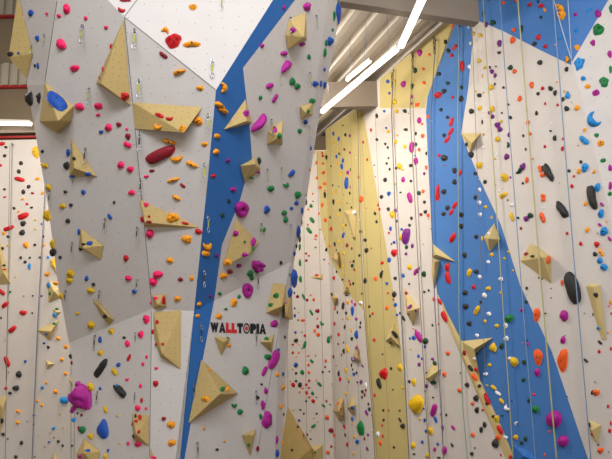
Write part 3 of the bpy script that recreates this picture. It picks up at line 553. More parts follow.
((351, 389), 6.955, "166 43 18 24 r;226 148 16 20 k;264 148 12 14 r;340 150 14 14 k;342 215 24 36 kE-60;362 257 34 38 k;228 215 18 20 k;219 253 12 22 r;222 327 16 26 r;207 375 26 34 t;300 405 16 20 k;188 313 26 40 w;148 285 10 14 w;81 18 26 24 n;97 40 18 26 d;104 8 18 18 d;78 55 18 22 n;110 165 26 48 uE-60;129 140 22 32 n;122 105 14 24 k;148 183 12 24 r;120 318 18 22 u;95 345 18 22 d;114 415 24 34 uE-50;70 275 66 110 gF;10 208 20 34 b;8 238 14 18 y;46 366 34 32 b;28 330 26 24 y;22 450 26 18 y;434 392 34 42 y;440 452 20 14 k;7 130 24 30 b;292 5 14 10 k"),
((400, 379), 5.564, "93 146 78 112 yV-15"),
((417, 20), 6.955, "200 154 26 32 k;219 214 30 32 k;264 190 36 42 rE55;241 247 24 28 r;316 320 24 80 rE-86;19 228 38 46 m;87 242 20 22 t;45 342 20 22 t;50 438 26 24 t;153 375 30 32 k;216 440 28 26 n;248 44 24 34 tE50;360 52 14 24 w;395 40 20 24 y;393 95 22 30 y;440 107 28 30 y;434 283 28 32 y;374 163 18 28 w;369 327 26 38 w;455 390 10 24 y"),
((417, 86), 6.955, "190 36 30 36 k;147 66 54 46 rV;250 79 18 26 r;309 89 30 44 k;312 10 24 28 n;168 165 26 26 k;214 218 24 24 k;240 250 30 64 rE75;237 318 42 56 rE58;212 372 42 52 rE55;190 344 26 28 k;78 212 20 28 t;17 240 30 42 m;37 265 18 16 t;41 347 28 30 t;16 443 20 28 t;9 128 20 30 t;433 65 28 32 k;380 176 34 40 k;437 155 30 32 y;348 405 26 34 k;412 38 12 14 y;410 122 10 8 w;455 250 12 34 k;102 240 6 6 w"),
((417, 152), 6.955, "191 42 42 48 k;155 24 22 24 r;191 95 10 8 r;262 129 30 40 k;299 147 28 52 rE65;262 209 30 38 k;188 277 34 40 k;146 285 34 112 rK;264 370 34 56 rE60;240 418 34 48 rE60;213 388 30 36 k;187 430 30 32 k;309 435 32 36 k;407 316 26 32 k;438 262 22 28 w;437 352 28 28 w;440 434 26 28 w;378 18 40 42 k;434 93 38 48 y;407 150 24 28 k;434 190 8 8 w;4 65 10 38 m;66 108 18 32 t;52 150 18 22 u;15 286 28 30 n;44 274 22 26 t;53 348 20 24 k;60 416 24 28 k;29 435 20 26 d;79 440 24 28 t;66 10 14 28 k"),
((417, 218), 6.955, "308 56 30 40 k;249 137 50 70 rE60;413 130 28 34 k;454 142 14 32 y;333 258 32 36 k;213 342 36 60 r;217 415 42 84 rE-80;365 380 36 56 yE75;413 372 34 34 k;440 410 26 32 w;49 390 34 38 n;8 362 26 50 uE65;45 184 10 8 e;97 75 8 8 d;82 5 12 10 t"),
((417, 284), 6.955, "336 60 34 36 k;339 155 40 42 k;365 274 34 36 k;397 20 28 34 r;445 125 18 24 k;418 183 40 70 yE68;420 357 26 26 w;52 54 18 16 k;83 45 14 20 k;120 105 24 34 t;159 122 28 52 rE-62;192 225 44 82 rE-68;109 286 14 18 k;152 277 12 12 r;15 365 48 92 mE-62;61 397 38 42 n;57 436 18 24 b"),
((417, 350), 6.955, "216 22 30 30 t;192 168 32 34 t;299 280 32 32 t;304 160 12 12 k;373 126 40 50 kE-50;400 188 46 60 tE-50;414 135 34 34 r;350 242 32 34 k;435 250 28 26 k;412 335 34 48 k;388 373 26 26 tV;400 62 30 24 w;330 20 24 42 d;125 92 32 34 n;109 62 22 20 u;115 225 38 34 n;66 250 22 32 u;57 285 14 14 u;16 100 22 30 u;12 42 18 24 b;36 60 14 22 b;113 330 14 16 k;119 418 50 90 mE72;47 408 12 14 b;418 418 32 42 k;69 158 22 10 k"),
((417, 393), 6.955, "95 262 40 52 y;131 185 22 50 bE-75;55 188 20 28 b;64 264 20 24 b;179 240 18 42 u;253 240 28 36 mE-50;206 152 16 20 k;168 150 14 14 u;38 340 20 26 b;146 355 20 20 b;193 400 36 56 m;125 392 20 32 m;245 362 22 30 kE-50;390 290 28 34 t;383 422 26 28 k;403 382 12 14 k;448 255 26 42 k;76 435 30 32 y;153 450 28 18 n;20 180 18 18 y"),
((480, 0), 6.955, "163 20 24 28 t;249 5 22 20 t;349 32 28 30 r;406 12 18 20 k;427 40 40 32 r;452 70 20 30 o;425 120 20 24 k;407 259 34 42 r;380 305 34 32 k;418 435 34 38 k;455 322 28 30 r;236 209 28 34 t;228 280 38 46 t;288 200 24 54 k;91 158 38 38 n;43 172 28 36 u;136 302 34 46 u;134 366 28 22 k;8 243 12 28 y;3 420 10 30 y;214 455 18 10 n;58 3 20 8 u;25 95 18 44 n"),
((480, 66), 6.955, "84 38 32 32 u;107 66 24 32 u;35 12 22 24 y;24 75 34 38 y;80 150 34 40 y;70 10 16 24 k;112 3 16 10 k;104 126 16 18 k;164 150 18 20 k;212 13 36 32 n;242 37 28 36 t;360 132 30 48 t;277 228 30 40 t;436 156 24 30 r;405 193 24 28 k;394 329 22 32 k;454 262 14 24 r;334 394 26 32 t;7 292 20 34 y;86 300 34 44 y;68 325 26 30 u;86 353 32 34 u;24 393 32 40 k;122 410 38 42 u;139 440 38 36 u;147 386 24 20 y;153 327 14 14 k;197 268 20 20 n;211 359 26 28 k;6 205 14 28 k;25 188 12 16 y;139 100 8 8 w;26 318 12 12 w"),
((480, 132), 6.955, "25 17 18 18 y;125 50 36 40 yE-35;202 20 20 34 u;195 90 28 50 nC90;187 172 36 42 u;106 187 14 14 y;122 156 16 20 w;51 53 12 12 w;25 107 18 18 w;54 249 10 8 w;173 317 48 58 y;213 316 14 18 m;164 438 54 44 yE30;107 370 16 14 y;37 347 26 30 k;135 410 14 16 w;8 228 22 42 y;302 27 16 22 k;319 120 14 22 k;349 12 22 26 t;452 101 18 24 r;357 148 8 8 w;367 187 12 12 t;275 262 44 88 nC60;301 240 36 48 u;327 335 24 48 t;299 357 18 18 k;418 258 26 58 tE-75;436 300 36 34 t;440 445 34 30 t"),
((502, 100), 4.173, "193 305 46 92 kN-58"),
((480, 198), 6.955, "3 32 18 30 w;3 115 20 28 w;41 63 26 22 y;82 136 14 26 y;65 248 36 28 w;24 286 24 38 y;83 394 28 28 y;171 421 18 22 y;59 445 30 22 w;198 375 18 20 y;152 3 22 12 y;194 14 14 14 d;224 48 26 26 w;223 131 32 64 yE-70;265 138 22 18 k;322 144 36 42 u;351 122 38 40 n;286 211 18 22 d;289 341 12 10 w;441 10 34 34 t;436 135 44 72 tE-72;437 72 12 18 w;323 389 30 26 dE30;367 406 34 20 n"),
((480, 264), 6.955, "5 90 22 38 w;147 105 30 34 w;60 170 32 34 yE30;33 219 32 36 w;64 347 30 32 w;143 200 16 20 y;10 262 26 26 k;37 398 22 24 y;118 430 28 30 y;180 428 28 38 w;205 378 62 56 g;294 318 28 28 m;323 262 26 24 n;326 168 18 26 n;328 215 8 8 e;395 352 46 98 tR;231 46 14 16 y;410 94 12 14 d;431 101 16 16 k;456 344 14 14 k"),
((480, 330), 6.955, "94 118 52 62 yV180;151 113 32 42 n;184 60 34 36 w;240 225 58 66 yV;210 198 28 26 wE-30;308 224 30 36 n;304 347 28 30 n;406 186 64 108 tR;400 294 44 54 m;335 98 20 22 m;327 72 14 14 n;299 90 12 10 t;68 243 24 28 y;40 306 32 26 w;49 386 22 14 y;97 400 38 44 yE-40;127 440 42 36 wE-35;376 447 20 20 p;40 447 26 22 r"),
((480, 393), 6.955, "152 55 36 44 yE-50;191 102 46 54 wC-50;255 212 30 38 wC-120;250 307 38 32 y;387 112 50 58 g;342 52 26 28 n;222 53 12 12 n;156 157 18 16 n;318 318 26 36 n;291 346 28 26 n;51 45 36 82 rE-65;140 255 38 78 rE-62;128 309 40 40 t;118 178 40 44 y;95 163 26 24 k;108 352 48 60 k;34 220 28 40 k;12 256 30 42 k;20 118 18 18 r;47 75 20 22 k;180 308 30 26 w;146 430 12 18 r;214 445 26 28 r;452 430 14 24 t"),
((546, 0), 6.955, "97 52 62 52 oE-30;109 106 56 66 o;206 102 28 28 m;299 70 34 42 cE45;362 96 46 56 m;211 212 30 30 c;100 255 30 42 c;216 330 38 42 o;67 312 14 14 o;147 415 42 58 oC90;231 443 72 96 cX;363 208 72 84 g;324 298 46 36 mV-90;443 377 32 52 m;452 62 30 68 gX"),
((546, 66), 6.955, "144 23 30 34 k;75 113 12 14 o;33 157 32 36 k;64 188 26 40 k;117 231 26 34 k;152 202 32 60 cV180;130 178 14 20 o;145 297 34 38 k;216 294 36 44 oV;82 271 18 22 r;178 255 10 10 e;34 398 12 12 w;33 452 20 14 k;270 444 24 30 o;259 87 34 36 c;290 140 40 36 oV180;404 112 74 76 gX;347 187 46 50 mE30;449 25 26 58 gX;350 360 128 134 cZ-45"),
((546, 132), 6.955, "62 43 28 38 k;119 48 16 20 r;116 116 22 36 r;266 58 62 70 cE-45;224 95 10 10 d;244 208 22 26 k;272 248 44 66 c;230 274 30 42 o;161 270 24 24 k;196 308 18 20 r;182 377 24 30 r;337 276 26 28 o;380 78 46 50 o;352 23 34 32 g;397 198 40 30 gE10;446 251 32 44 m;447 375 28 56 m;444 430 32 30 g;359 386 44 62 c;93 355 8 10 e;320 462 66 205 kN-78"),
((546, 198), 6.955, "115 88 92 122 kN-52;277 40 30 32 o;391 45 30 34 mE-45;384 110 42 62 c;424 164 12 14 o;375 186 32 26 mE-40;405 232 52 64 c;444 284 28 38 mE-50;288 225 30 42 oV;359 245 10 18 e;148 246 20 24 r;243 318 26 30 r;355 325 40 42 rV;384 380 44 58 oE-60;343 391 34 34 k;376 435 44 42 c;14 430 30 54 t"),
((546, 264), 6.955, "188 165 130 225 kE-72;112 130 20 44 t;128 365 66 76 mV;405 22 52 50 cE-30;345 215 36 32 k;37 170 10 10 d;37 235 10 12 r;5 342 16 16 k;269 342 12 16 e;328 352 10 24 k;366 445 22 24 c;453 265 18 40 o;455 343 14 18 r;437 293 14 12 p"),
((546, 330), 6.955, "120 70 40 52 m;118 210 74 156 tR;377 86 32 34 kE-40;371 150 22 28 r;453 130 16 28 r;279 212 30 34 kE-40;343 360 14 18 e;351 435 46 48 t;325 435 24 34 k;433 17 14 16 o;135 35 10 10 e"),
((546, 393), 6.955, "60 180 104 118 mG;122 333 74 78 mG;25 268 18 22 t;148 25 10 12 n;433 92 18 28 r;452 210 14 34 r;444 262 22 34 r;307 222 26 32 k;322 287 28 42 rE-45;380 402 42 46 tV;360 350 22 24 e;437 408 12 18 e;189 405 8 8 e"),
]
import re
rnd = random.Random(7)
def blob_mesh(kind, n, R, rng, a, b_, H):
    """a, b_ half sizes along local x, y; returns verts (x,y,z), faces; z is away from the wall"""
    vs_ = []; fs = []
    if kind in 'OC' or kind == 'Z':                   # ring, jug crescent, sharp moon
        full = kind == 'O'; m = n + 8 if full else n + 2; k = 8
        a0, a1 = (0, 2 * math.pi) if full else ((math.radians(180), math.radians(360)) if kind == 'C' else (math.radians(-205), math.radians(5)))
        for i in range(m):
            t = i / (m if full else m - 1); th = a0 + (a1 - a0) * t
            tap = 1 if full else max(.05, math.sin(math.pi * min(max(t, .02), .98))) ** (.45 if kind == 'C' else .75)
            rr = (.43 if full else (.40 if kind == 'C' else .36)) * tap * (1 + .12 * math.sin(3 * th + rng.random() * .1))
            cxm = 1 - (.43 if full else .36)
            cx, cy = math.cos(th) * cxm, math.sin(th) * cxm + (.0 if full else (.38 if kind == 'C' else 0))
            if kind == 'Z': cx *= 1.05; cy *= 1.05
            for j in range(k):
                ph = 2 * math.pi * j / k
                q = math.cos(ph) * rr
                vs_.append(((cx + math.cos(th) * q) * a, (cy + math.sin(th) * q) * b_ * (1.0 if kind != 'C' else 1.25), max(-.1, math.sin(ph)) * rr * (1.6 if full else 2.0) * H * tap ** .3))
        for i in range(m if full else m - 1):
            for j in range(k):
                i2 = (i + 1) % m; fs.append((i * k + j, i2 * k + j, i2 * k + (j + 1) % k, i * k + (j + 1) % k))
        if not full: fs.append(tuple(range(k))); fs.append(tuple(range((m - 1) * k, m * k))[::-1])
        return vs_, fs
    ph1, ph2, ph3 = [rng.random() * 6.28 for _ in range(3)]
    am = {'G': 0, 'E': .035}.get(kind, .085)
    def rho(t):
        sc_ = abs(math.cos(t)), abs(math.sin(t))
        r = (sc_[0] ** 2.8 + sc_[1] ** 2.8) ** (-1 / 2.8) if kind in 'EN' else 1
        r += am * math.sin(2 * t + ph1) + am * math.sin(3 * t + ph2) + am * .6 * math.sin(5 * t + ph3)
        s, c = math.sin(t), math.cos(t)
        if kind == 'V': r *= 1.0 - .30 * max(0, -s) * abs(c) * 1.5 + .10 * max(0, s) * abs(c) * 2
        if kind == 'K': r *= .45 + .55 * abs(s) + (.25 if s < 0 else 0) * abs(c)
        if kind == 'B': r *= .62 + .38 * abs(c) ** 1.5
        if kind == 'N': r *= 1 - .30 * math.exp(-((t - 4.6) ** 2) * 4) + (.04 if c < 0 else -.10)
        if kind == 'T': r *= (.55 + .45 * abs(c)) * (1.0 if c < 0 else .85 + .2 * abs(s))
        if kind == 'S': r *= 1 + .10 * math.sin(6 * t)
        if kind == 'F': r *= .85 + .18 * abs(math.sin(2.5 * t + .8))
        if kind == 'X': r *= 1 / max(abs(math.cos(((t - .5) % 1.2566) - .6283)), .6) * .84
        return r
    pw, qw = (2.0, .5) if kind in 'GE' else (2.4, .8)
    if kind == 'X': pw, qw = 5, 1.0
    tilt = rng.uniform(.1, .35) if kind not in 'GE' else 0
    lump = rng.random() * 50
    for i in range(R):
        f = (i + .0) / R
        for j in range(n):
            t = 2 * math.pi * (j + .5 * (i % 2)) / n
            r = rho(t) * (1 - f) if i else rho(t)
            z = (1 - (1 - f) ** pw) ** qw
            x, y = math.cos(t) * r, math.sin(t) * r
            z *= 1 + tilt * y
            if kind in 'RLFS' or (kind == 'D' and n > 12): z *= 1 + .55 * noise.noise((x * 2.3 + lump, y * 2.3, 3.1))
            if kind == 'L': z *= .55 + .45 * min(1, abs(x) * 3)
            if kind == 'S': z *= .45 + min(1, (x * x + y * y) * 1.8)
            vs_.append((x * a, y * b_, z * H))
    vs_.append((0, 0, H * (1 if kind not in 'LS' else .5)))
    vs_ = [(x, y, z) for x, y, z in vs_]
    for i in range(R - 1):
        for j in range(n):
            fs.append((i * n + j, i * n + (j + 1) % n, (i + 1) * n + (j + 1) % n, (i + 1) * n + j))
    for j in range(n): fs.append(((R - 1) * n + j, (R - 1) * n + (j + 1) % n, len(vs_) - 1))
    b0 = len(vs_)                                                     # short skirt down to the wall
    for j in range(n): x, y, z = vs_[j]; vs_.append((x, y, 0))
    for j in range(n): fs.append((b0 + j, b0 + (j + 1) % n, (j + 1) % n, j))
    fs.append(tuple(range(b0 + n - 1, b0 - 1, -1)))
    return vs_, fs

holds = []
for (ox, oy), sc, txt in DATA:
    for e_ in txt.split(';'):
        q = e_.split(); x, y, w, h = [float(v) for v in q[:4]]; code = q[4]
        col = code[0]; mk = re.match(r'([A-Z])?(-?\d+)?', code[1:]); kind = mk.group(1) or 'D'; ang = float(mk.group(2) or 0)
        px, py, w, h = ox + x / sc, oy + y / sc, w / sc, h / sc
        if any(abs(px - g['px']) < max(1.2, (w + g['w']) * .2) and abs(py - g['py']) < max(1.2, (h + g['h']) * .2) and g['col'] == col for g in holds): continue
        hh = hit2(px, py)
        if hh is None: continue
        shift = None
        if w * h > 20 and (hh[2] in (RB['0'], RB['Y']) and 284 < px < 312 or hh[2].startswith('the white wall left') and 40 < px < 84):
            sg = -1 if px > 200 else 1                        # holds that stick out over the tower's edge
            for st in (1, 2, 3, 4, 5, 6, 7):
                h2 = hit(px + sg * st, py)
                if st <= w * .5 + 1.5 and h2 and h2[2] in RA.values(): shift = -sg * st; hh = h2; break
        holds.append(dict(px=px, py=py, w=w, h=h, col=col, kind=kind, ang=ang, hit=hh, shift=shift))
holds.sort(key=lambda g: -g['w'] * g['h'])
def frame(g):
    loc, n, rg = g['hit']; pln = Plane(loc, n=n); loc = loc + n * .006
    if g['shift']: loc = loc + RT * (g['shift'] * (loc - CAM).dot(fwd) / FPX)
    dist = (loc - CAM).dot(fwd); s = dist / FPX
    # two in-wall axes that run to the right and up as seen from the hall, at true size
    U = pln.at(g['px'] + .5, g['py']) - pln.at(g['px'] - .5, g['py'])
    W = pln.at(g['px'], g['py'] - .5) - pln.at(g['px'], g['py'] + .5)
    if U.length > 1.9 * s: U = U.normalized() * 1.9 * s
    if W.length > 1.5 * s: W = W.normalized() * 1.5 * s
    Zn = n; X = U.normalized(); Y = Zn.cross(X).normalized()
    if Y.dot(W) < 0: Y = -Y
    return loc, n, U, W, X, Y, s
def build_hold(g, small=False):
    loc, n, U, W, X, Y, s = frame(g)
    w, h, kind, ang = g['w'] * .5 * 1.02, g['h'] * .5 * 1.02, g['kind'], math.radians(g['ang'])
    big = max(g['w'], g['h'])
    N_, R_ = (8, 3) if big < 5 else ((12, 4) if big < 9 else ((22, 7)))
    if kind in 'ETNB' and g['ang'] or kind in 'CBK':
        L = math.hypot(w, h)
        asp = {'E': .40, 'T': .42, 'N': .50, 'B': .45, 'C': .75, 'K': .5}[kind]
        if kind in 'ENT':
            ca, sa = abs(math.cos(ang)), abs(math.sin(ang))      # solve the rounded bar that fills this box
            lo, hi = {'E': (.34, .62), 'T': (.34, .5), 'N': (.30, .55)}[kind]
            if abs(ca - sa) > .2:
                q_ = (w - h) / (ca - sa); r_ = (w + h - q_ * (ca + sa)) / 2
            else: r_ = .4 * L; q_ = (w + h - 2 * r_) / (ca + sa)
            r_ = min(max(r_, lo * L), hi * L); q_ = max((w + h - 2 * r_) / (ca + sa), .05 * L)
            a, b2 = q_ + r_, r_
        elif kind in 'C': a, b2 = (w, h) if abs(math.sin(ang)) < .7 else (h, w)
        elif kind == 'K': a, b2 = w, h
        else:
            a, b2 = (w, h * .8) if abs(math.sin(ang)) < .7 else (h, w * .8)
    else: a, b2 = w, h
    Hh = {'G': .95, 'X': .5, 'R': .5, 'Z': .7, 'F': .5, 'K': .8}.get(kind, .80) * min(w, h)
    if kind in 'EN': Hh = .85 * min(a, b2)
    rng = random.Random(int(g['px'] * 7 + g['py'] * 131))
    vs_, fs = blob_mesh(kind, N_, R_, rng, a, b2, Hh)
    ca, sa = math.cos(ang), math.sin(ang)
    out = []
    for x, y, z in vs_:
        xr, yr = x * ca - y * sa, x * sa + y * ca
        out.append(U * xr + W * yr + n * (z * s))
    return loc, n, out, fs, Hh * s, min(w, h) * s
NAMES = {k: v[0] for k, v in HC.items()}
SHAPE = {'O': 'ring shaped', 'C': 'curved', 'Z': 'crescent moon', 'E': 'oblong', 'B': 'bone shaped', 'N': 'boot shaped', 'V': 'tapered', 'K': 'spike shaped',
         'T': 'long', 'S': 'knobbly ring', 'L': 'two-lobed', 'G': 'smooth ball', 'X': 'angular', 'R': 'lumpy oval', 'F': 'leaf shaped', 'D': 'rounded'}
def size_word(g):
    m_ = math.sqrt(g['w'] * g['h'])
    return 'tiny' if m_ < 3.4 else 'small' if m_ < 4.6 else 'medium' if m_ < 7.5 else 'large' if m_ < 12 else 'huge'
def direction(dx, dy):
    a = math.degrees(math.atan2(-dy, dx)) % 360
    return ['right of', 'above and right of', 'above', 'above and left of', 'left of', 'below and left of', 'below', 'below and right of'][int((a + 22.5) // 45) % 8]
NMAX = 300
single = holds[:NMAX]; rest = holds[NMAX:]
logo_land = (238, 328, 'the lettering')
marks = LAND + [logo_land]
for g in single:
    g['base'] = '%s %s %s hold' % (size_word(g), NAMES[g['col']], SHAPE[g['kind']])
bigs = [g for g in holds[:26]]
cntb = {}
for g in bigs: cntb[g['base']] = cntb.get(g['base'], 0) + 1
for g in bigs:
    if cntb[g['base']] == 1: marks = marks + [(g['px'], g['py'], 'the ' + g['base'])]
used = set()
def wc(t_): return len(t_.split())
for g in single:
    rg = g['hit'][2]; onvol = any(rg == l_[2] for l_ in LAND)
    near = sorted(marks, key=lambda l_: math.hypot(l_[0] - g['px'], l_[1] - g['py']))
    near = [l_ for l_ in near if l_[2] != rg and l_[2] != 'the ' + g['base']][:7]
    cand = []
    if onvol: cand.append('%s bolted on %s' % (g['base'], rg))
    nb = sorted([o_ for o_ in single if o_ is not g], key=lambda o_: math.hypot(o_['px'] - g['px'], o_['py'] - g['py']))[:5]
    if not onvol:
        for l_ in near[:2]: cand.append('%s just %s %s' % (g['base'], direction(g['px'] - l_[0], g['py'] - l_[1]), l_[2]))
    for o_ in nb[:3]:
        d_ = direction(g['px'] - o_['px'], g['py'] - o_['py'])
        cand.append('%s, %s a %s hold, on %s' % (g['base'], d_, '%s %s' % (size_word(o_), NAMES[o_['col']]), rg))
    for l_ in near[:3]:
        for o_ in nb:
            cand.append('%s %s %s hold, near %s' % (g['base'], direction(g['px'] - o_['px'], g['py'] - o_['py']), NAMES[o_['col']], l_[2]))
    for l_ in near: cand.append('%s %s %s' % (g['base'], direction(g['px'] - l_[0], g['py'] - l_[1]), l_[2]))
    ok = [c_ for c_ in cand if c_ not in used and wc(c_) <= 16]
    g['label'] = ok[0] if ok else cand[-1]
    used.add(g['label'])
GRP = {}
for g in single:
    loc, n, out, fs, Hh, mr = build_hold(g)
    mb = MB(); mb.mesh([loc + v for v in out], fs, M['h' + g['col']], True)
    o = mb.build('climbing_hold', origin=loc)
    bm = bmesh.new(); bm.from_mesh(o.data); bmesh.ops.recalc_face_normals(bm, faces=bm.faces); bm.to_mesh(o.data); bm.free()
    rg = g['hit'][2]
    grp = 'climbing holds on ' + (rg if not any(rg == l_[2] for l_ in LAND) else 'the wooden volumes')
    tag(o, g['label'], 'climbing hold', grp)
    if min(g['w'], g['h']) > 5.5 and g['kind'] not in 'OCSZ':
        # socket bolt sunk in the middle of the hold
        mb = MB(); dr_ = min(.012, mr * .22)
        c_ = loc + n * (Hh * 1.0)
        mb.tube([c_ - n * .01, c_ + n * .002], dr_, M['bolt'], 8)
        mb.build('bolt', o, c_)
mb = MB()
for g in rest:
    loc, n, out, fs, Hh, mr = build_hold(g, True)
    mb.mesh([loc + v for v in out], fs, M['h' + g['col']], True)
o = mb.build('tiny_climbing_holds')
bm = bmesh.new(); bm.from_mesh(o.data); bmesh.ops.recalc_face_normals(bm, faces=bm.faces); bm.to_mesh(o.data); bm.free()
tag(o, 'hundreds of tiny multicoloured footholds dotted over all the climbing walls', 'climbing holds', kind='stuff')
print('holds', len(holds), 'single', len(single))
# ================================================================== quickdraws
QD = [(83, 26, 46), (89.5, 89, 106), (45, 35, 48), (32, 46, 55), (135, 30, 52), (139.5, 80, 100), (221.5, -2, 12), (212, 61, 80), (290, 18, 37), (279.7, 74, 87),
      (316, 16, 31), (309.5, 73, 89), (140, 133, 152), (141, 179, 196), (204.7, 164, 183), (208.3, 115, 135), (271, 120, 137), (267, 169.5, 183), (281.5, 168, 180),
      (85.8, 149, 165), (73.2, 177, 185), (50.3, 192, 205), (72.6, 243, 256), (105.4, 219, 234), (100, 291, 303), (66, 291, 304), (137.6, 227.5, 241), (137.3, 280, 291),
      (207.2, 216, 233.5), (203.4, 270, 288), (261, 224, 237), (290.6, 225, 238), (257, 273, 290), (95.4, 336, 350), (97.8, 392, 404), (136, 333, 342), (135.5, 393, 402),
      (200.6, 325, 342), (193.5, 384, 397), (255.8, 333, 346), (255.8, 391.5, 404), (197, 443, 457), (309, 126, 138.5)]
M['sling'] = mat('lime_sling', '#a9b23c', .8); M['sling2'] = mat('dark_sling', '#3d3a38', .8)
def ring_pts(w, h, n=14):
    return [Vector((math.cos(2 * math.pi * i / n) * w, 0, math.sin(2 * math.pi * i / n) * h)) for i in range(n + 1)]
def quickdraw_proto(slm):
    t = empty('quickdraw')
    m = MB(); m.box((0, .008, 0), ((.014, 0, 0), (0, .004, 0), (0, 0, .02)), M['steel']); m.tube([(0, .01, .006), (0, -.012, .006)], .008, M['bolt']); m.build('hanger', t)
    for z, hh in ((-.035, .032), (-.195, .042)):
        m = MB(); m.tube([p + Vector((0, -.012, z)) for p in ring_pts(.021, hh)], .0048, M['steel'], 6); m.build('carabiner', t)
    m = MB(); m.box((0, -.012, -.108), ((.010, 0, 0), (0, .003, 0), (0, 0, .052)), slm); m.build('sling', t)
    return t
def copy_tree(o, parent=None):
    c = o.copy(); COL.objects.link(c); c.parent = parent
    for ch in o.children: copy_tree(ch, c)
    return c
protos = [quickdraw_proto(M['sling']), quickdraw_proto(M['sling2'])]; pu = [False, False]; lab = set()
for i, (x, y0, y1) in enumerate(QD):
    hh = hit2(x, y0)
    if not hh: continue
    k = 0 if y0 < 110 or x > 200 and y0 < 240 else 1
    loc, n, rg = hh
    o = protos[k] if not pu[k] else copy_tree(protos[k]); pu[k] = True
    s = (y1 - y0) * (loc - CAM).dot(fwd) / FPX / .245
    o.location = loc + n * .012
    nh = Vector((n.x, n.y, 0)).normalized()
    o.rotation_euler = (0, 0, math.atan2(nh.x, -nh.y)); o.scale = (s, s, s)
    near = sorted(marks, key=lambda l_: math.hypot(l_[0] - x, l_[1] - y0))
    for l_ in near:
        t_ = '%s quickdraw hanging from a bolt %s %s' % (['lime green and steel', 'dark grey and steel'][k], direction(x - l_[0], y0 - l_[1]), l_[2])
        if t_ not in lab and wc(t_) <= 16: break
    lab.add(t_); tag(o, t_, 'quickdraw', 'quickdraws hanging on the tower')
# ================================================================== ropes
RC = {'gy': '#77736f', 'pb': '#6f7284', 'yg': '#b6b37e', 'bl': '#7d96b4', 'wt': '#aebfd0', 'br': '#8a7c62', 'gg': '#8fa79c'}
for k_, h_ in RC.items(): M['r' + k_] = mat(k_ + '_rope', h_, .85)
ROPES = [
 ('gy', [(393.5, 72), (391.5, 110), (395, 210), (401, 310), (409.5, 465)], 'grey rope with top anchor on the yellow patch, down to bottom', 1.0),
 ('br', [(357.8, 112), (359, 200), (364, 310), (372, 410), (375.5, 465)], 'brown grey rope along the corner of the yellow wall', .9),
 ('br', [(413, 58), (410, 110), (415.3, 210), (420.5, 310), (426, 410), (430, 465)], 'thin olive grey rope from the anchor in the yellow patch, right of grey rope', .8),
 ('pb', [(435.5, 42), (431, 110), (431, 210), (435, 310), (441, 410), (444, 465)], 'purple grey rope beside the left edge of the tall blue band', .9),
 ('gg', [(459.5, 28), (457.7, 110), (458.6, 210), (459, 310), (463, 410), (468, 465)], 'grey green rope down the middle of the tall blue band', 1.1),
 ('gy', [(472, 27), (475, 110), (479, 210), (482.5, 310), (486, 400)], 'thin faint grey rope just right of the triangle volume by the blue band', .5),
 ('yg', [(483.6, -10), (486.8, 66), (491, 132), (495.5, 198), (499.8, 264), (504.3, 330), (509.5, 396), (514, 465)], 'yellow green rope, leftmost of the yellow ones, crossing the diamond volume', .9),
 ('bl', [(501, -10), (504.7, 66), (509, 132), (514, 198), (519, 264), (524, 330), (531, 396), (537.5, 465)], 'pale blue rope crossing onto the lower right of blue band', .9),
 ('yg', [(518, -10), (523.3, 66), (528.2, 132), (533.5, 198), (538.5, 264), (545, 330), (551, 396), (558.5, 465)], 'thick yellow green rope passing over the folded volume and magenta ball', 1.35),
 ('bl', [(552.5, -10), (558.8, 66), (563.5, 132), (568.3, 198), (574, 264), (579.8, 330), (585.7, 396), (592, 465)], 'blue rope passing over the huge black oval hold', 1.1),
 ('wt', [(554.5, 0), (560, 25), (572, 60)], 'slanting white rope running down to the corner of the blue top panel', .8),
 ('wt', [(567.3, -10), (571.5, 60)], 'upright white rope meeting the slanting white rope at the top right', .8),
 ('pb', [(46, 148), (44.5, 200), (38.3, 310), (33.8, 410), (31.8, 465)], 'blue grey rope on the wall left of the tower', .9),
 ('gy', [(12, 146), (10.8, 210), (8, 300), (6, 380)], 'thin pale rope with anchor at the top of the wall left of the tower', .5),
]
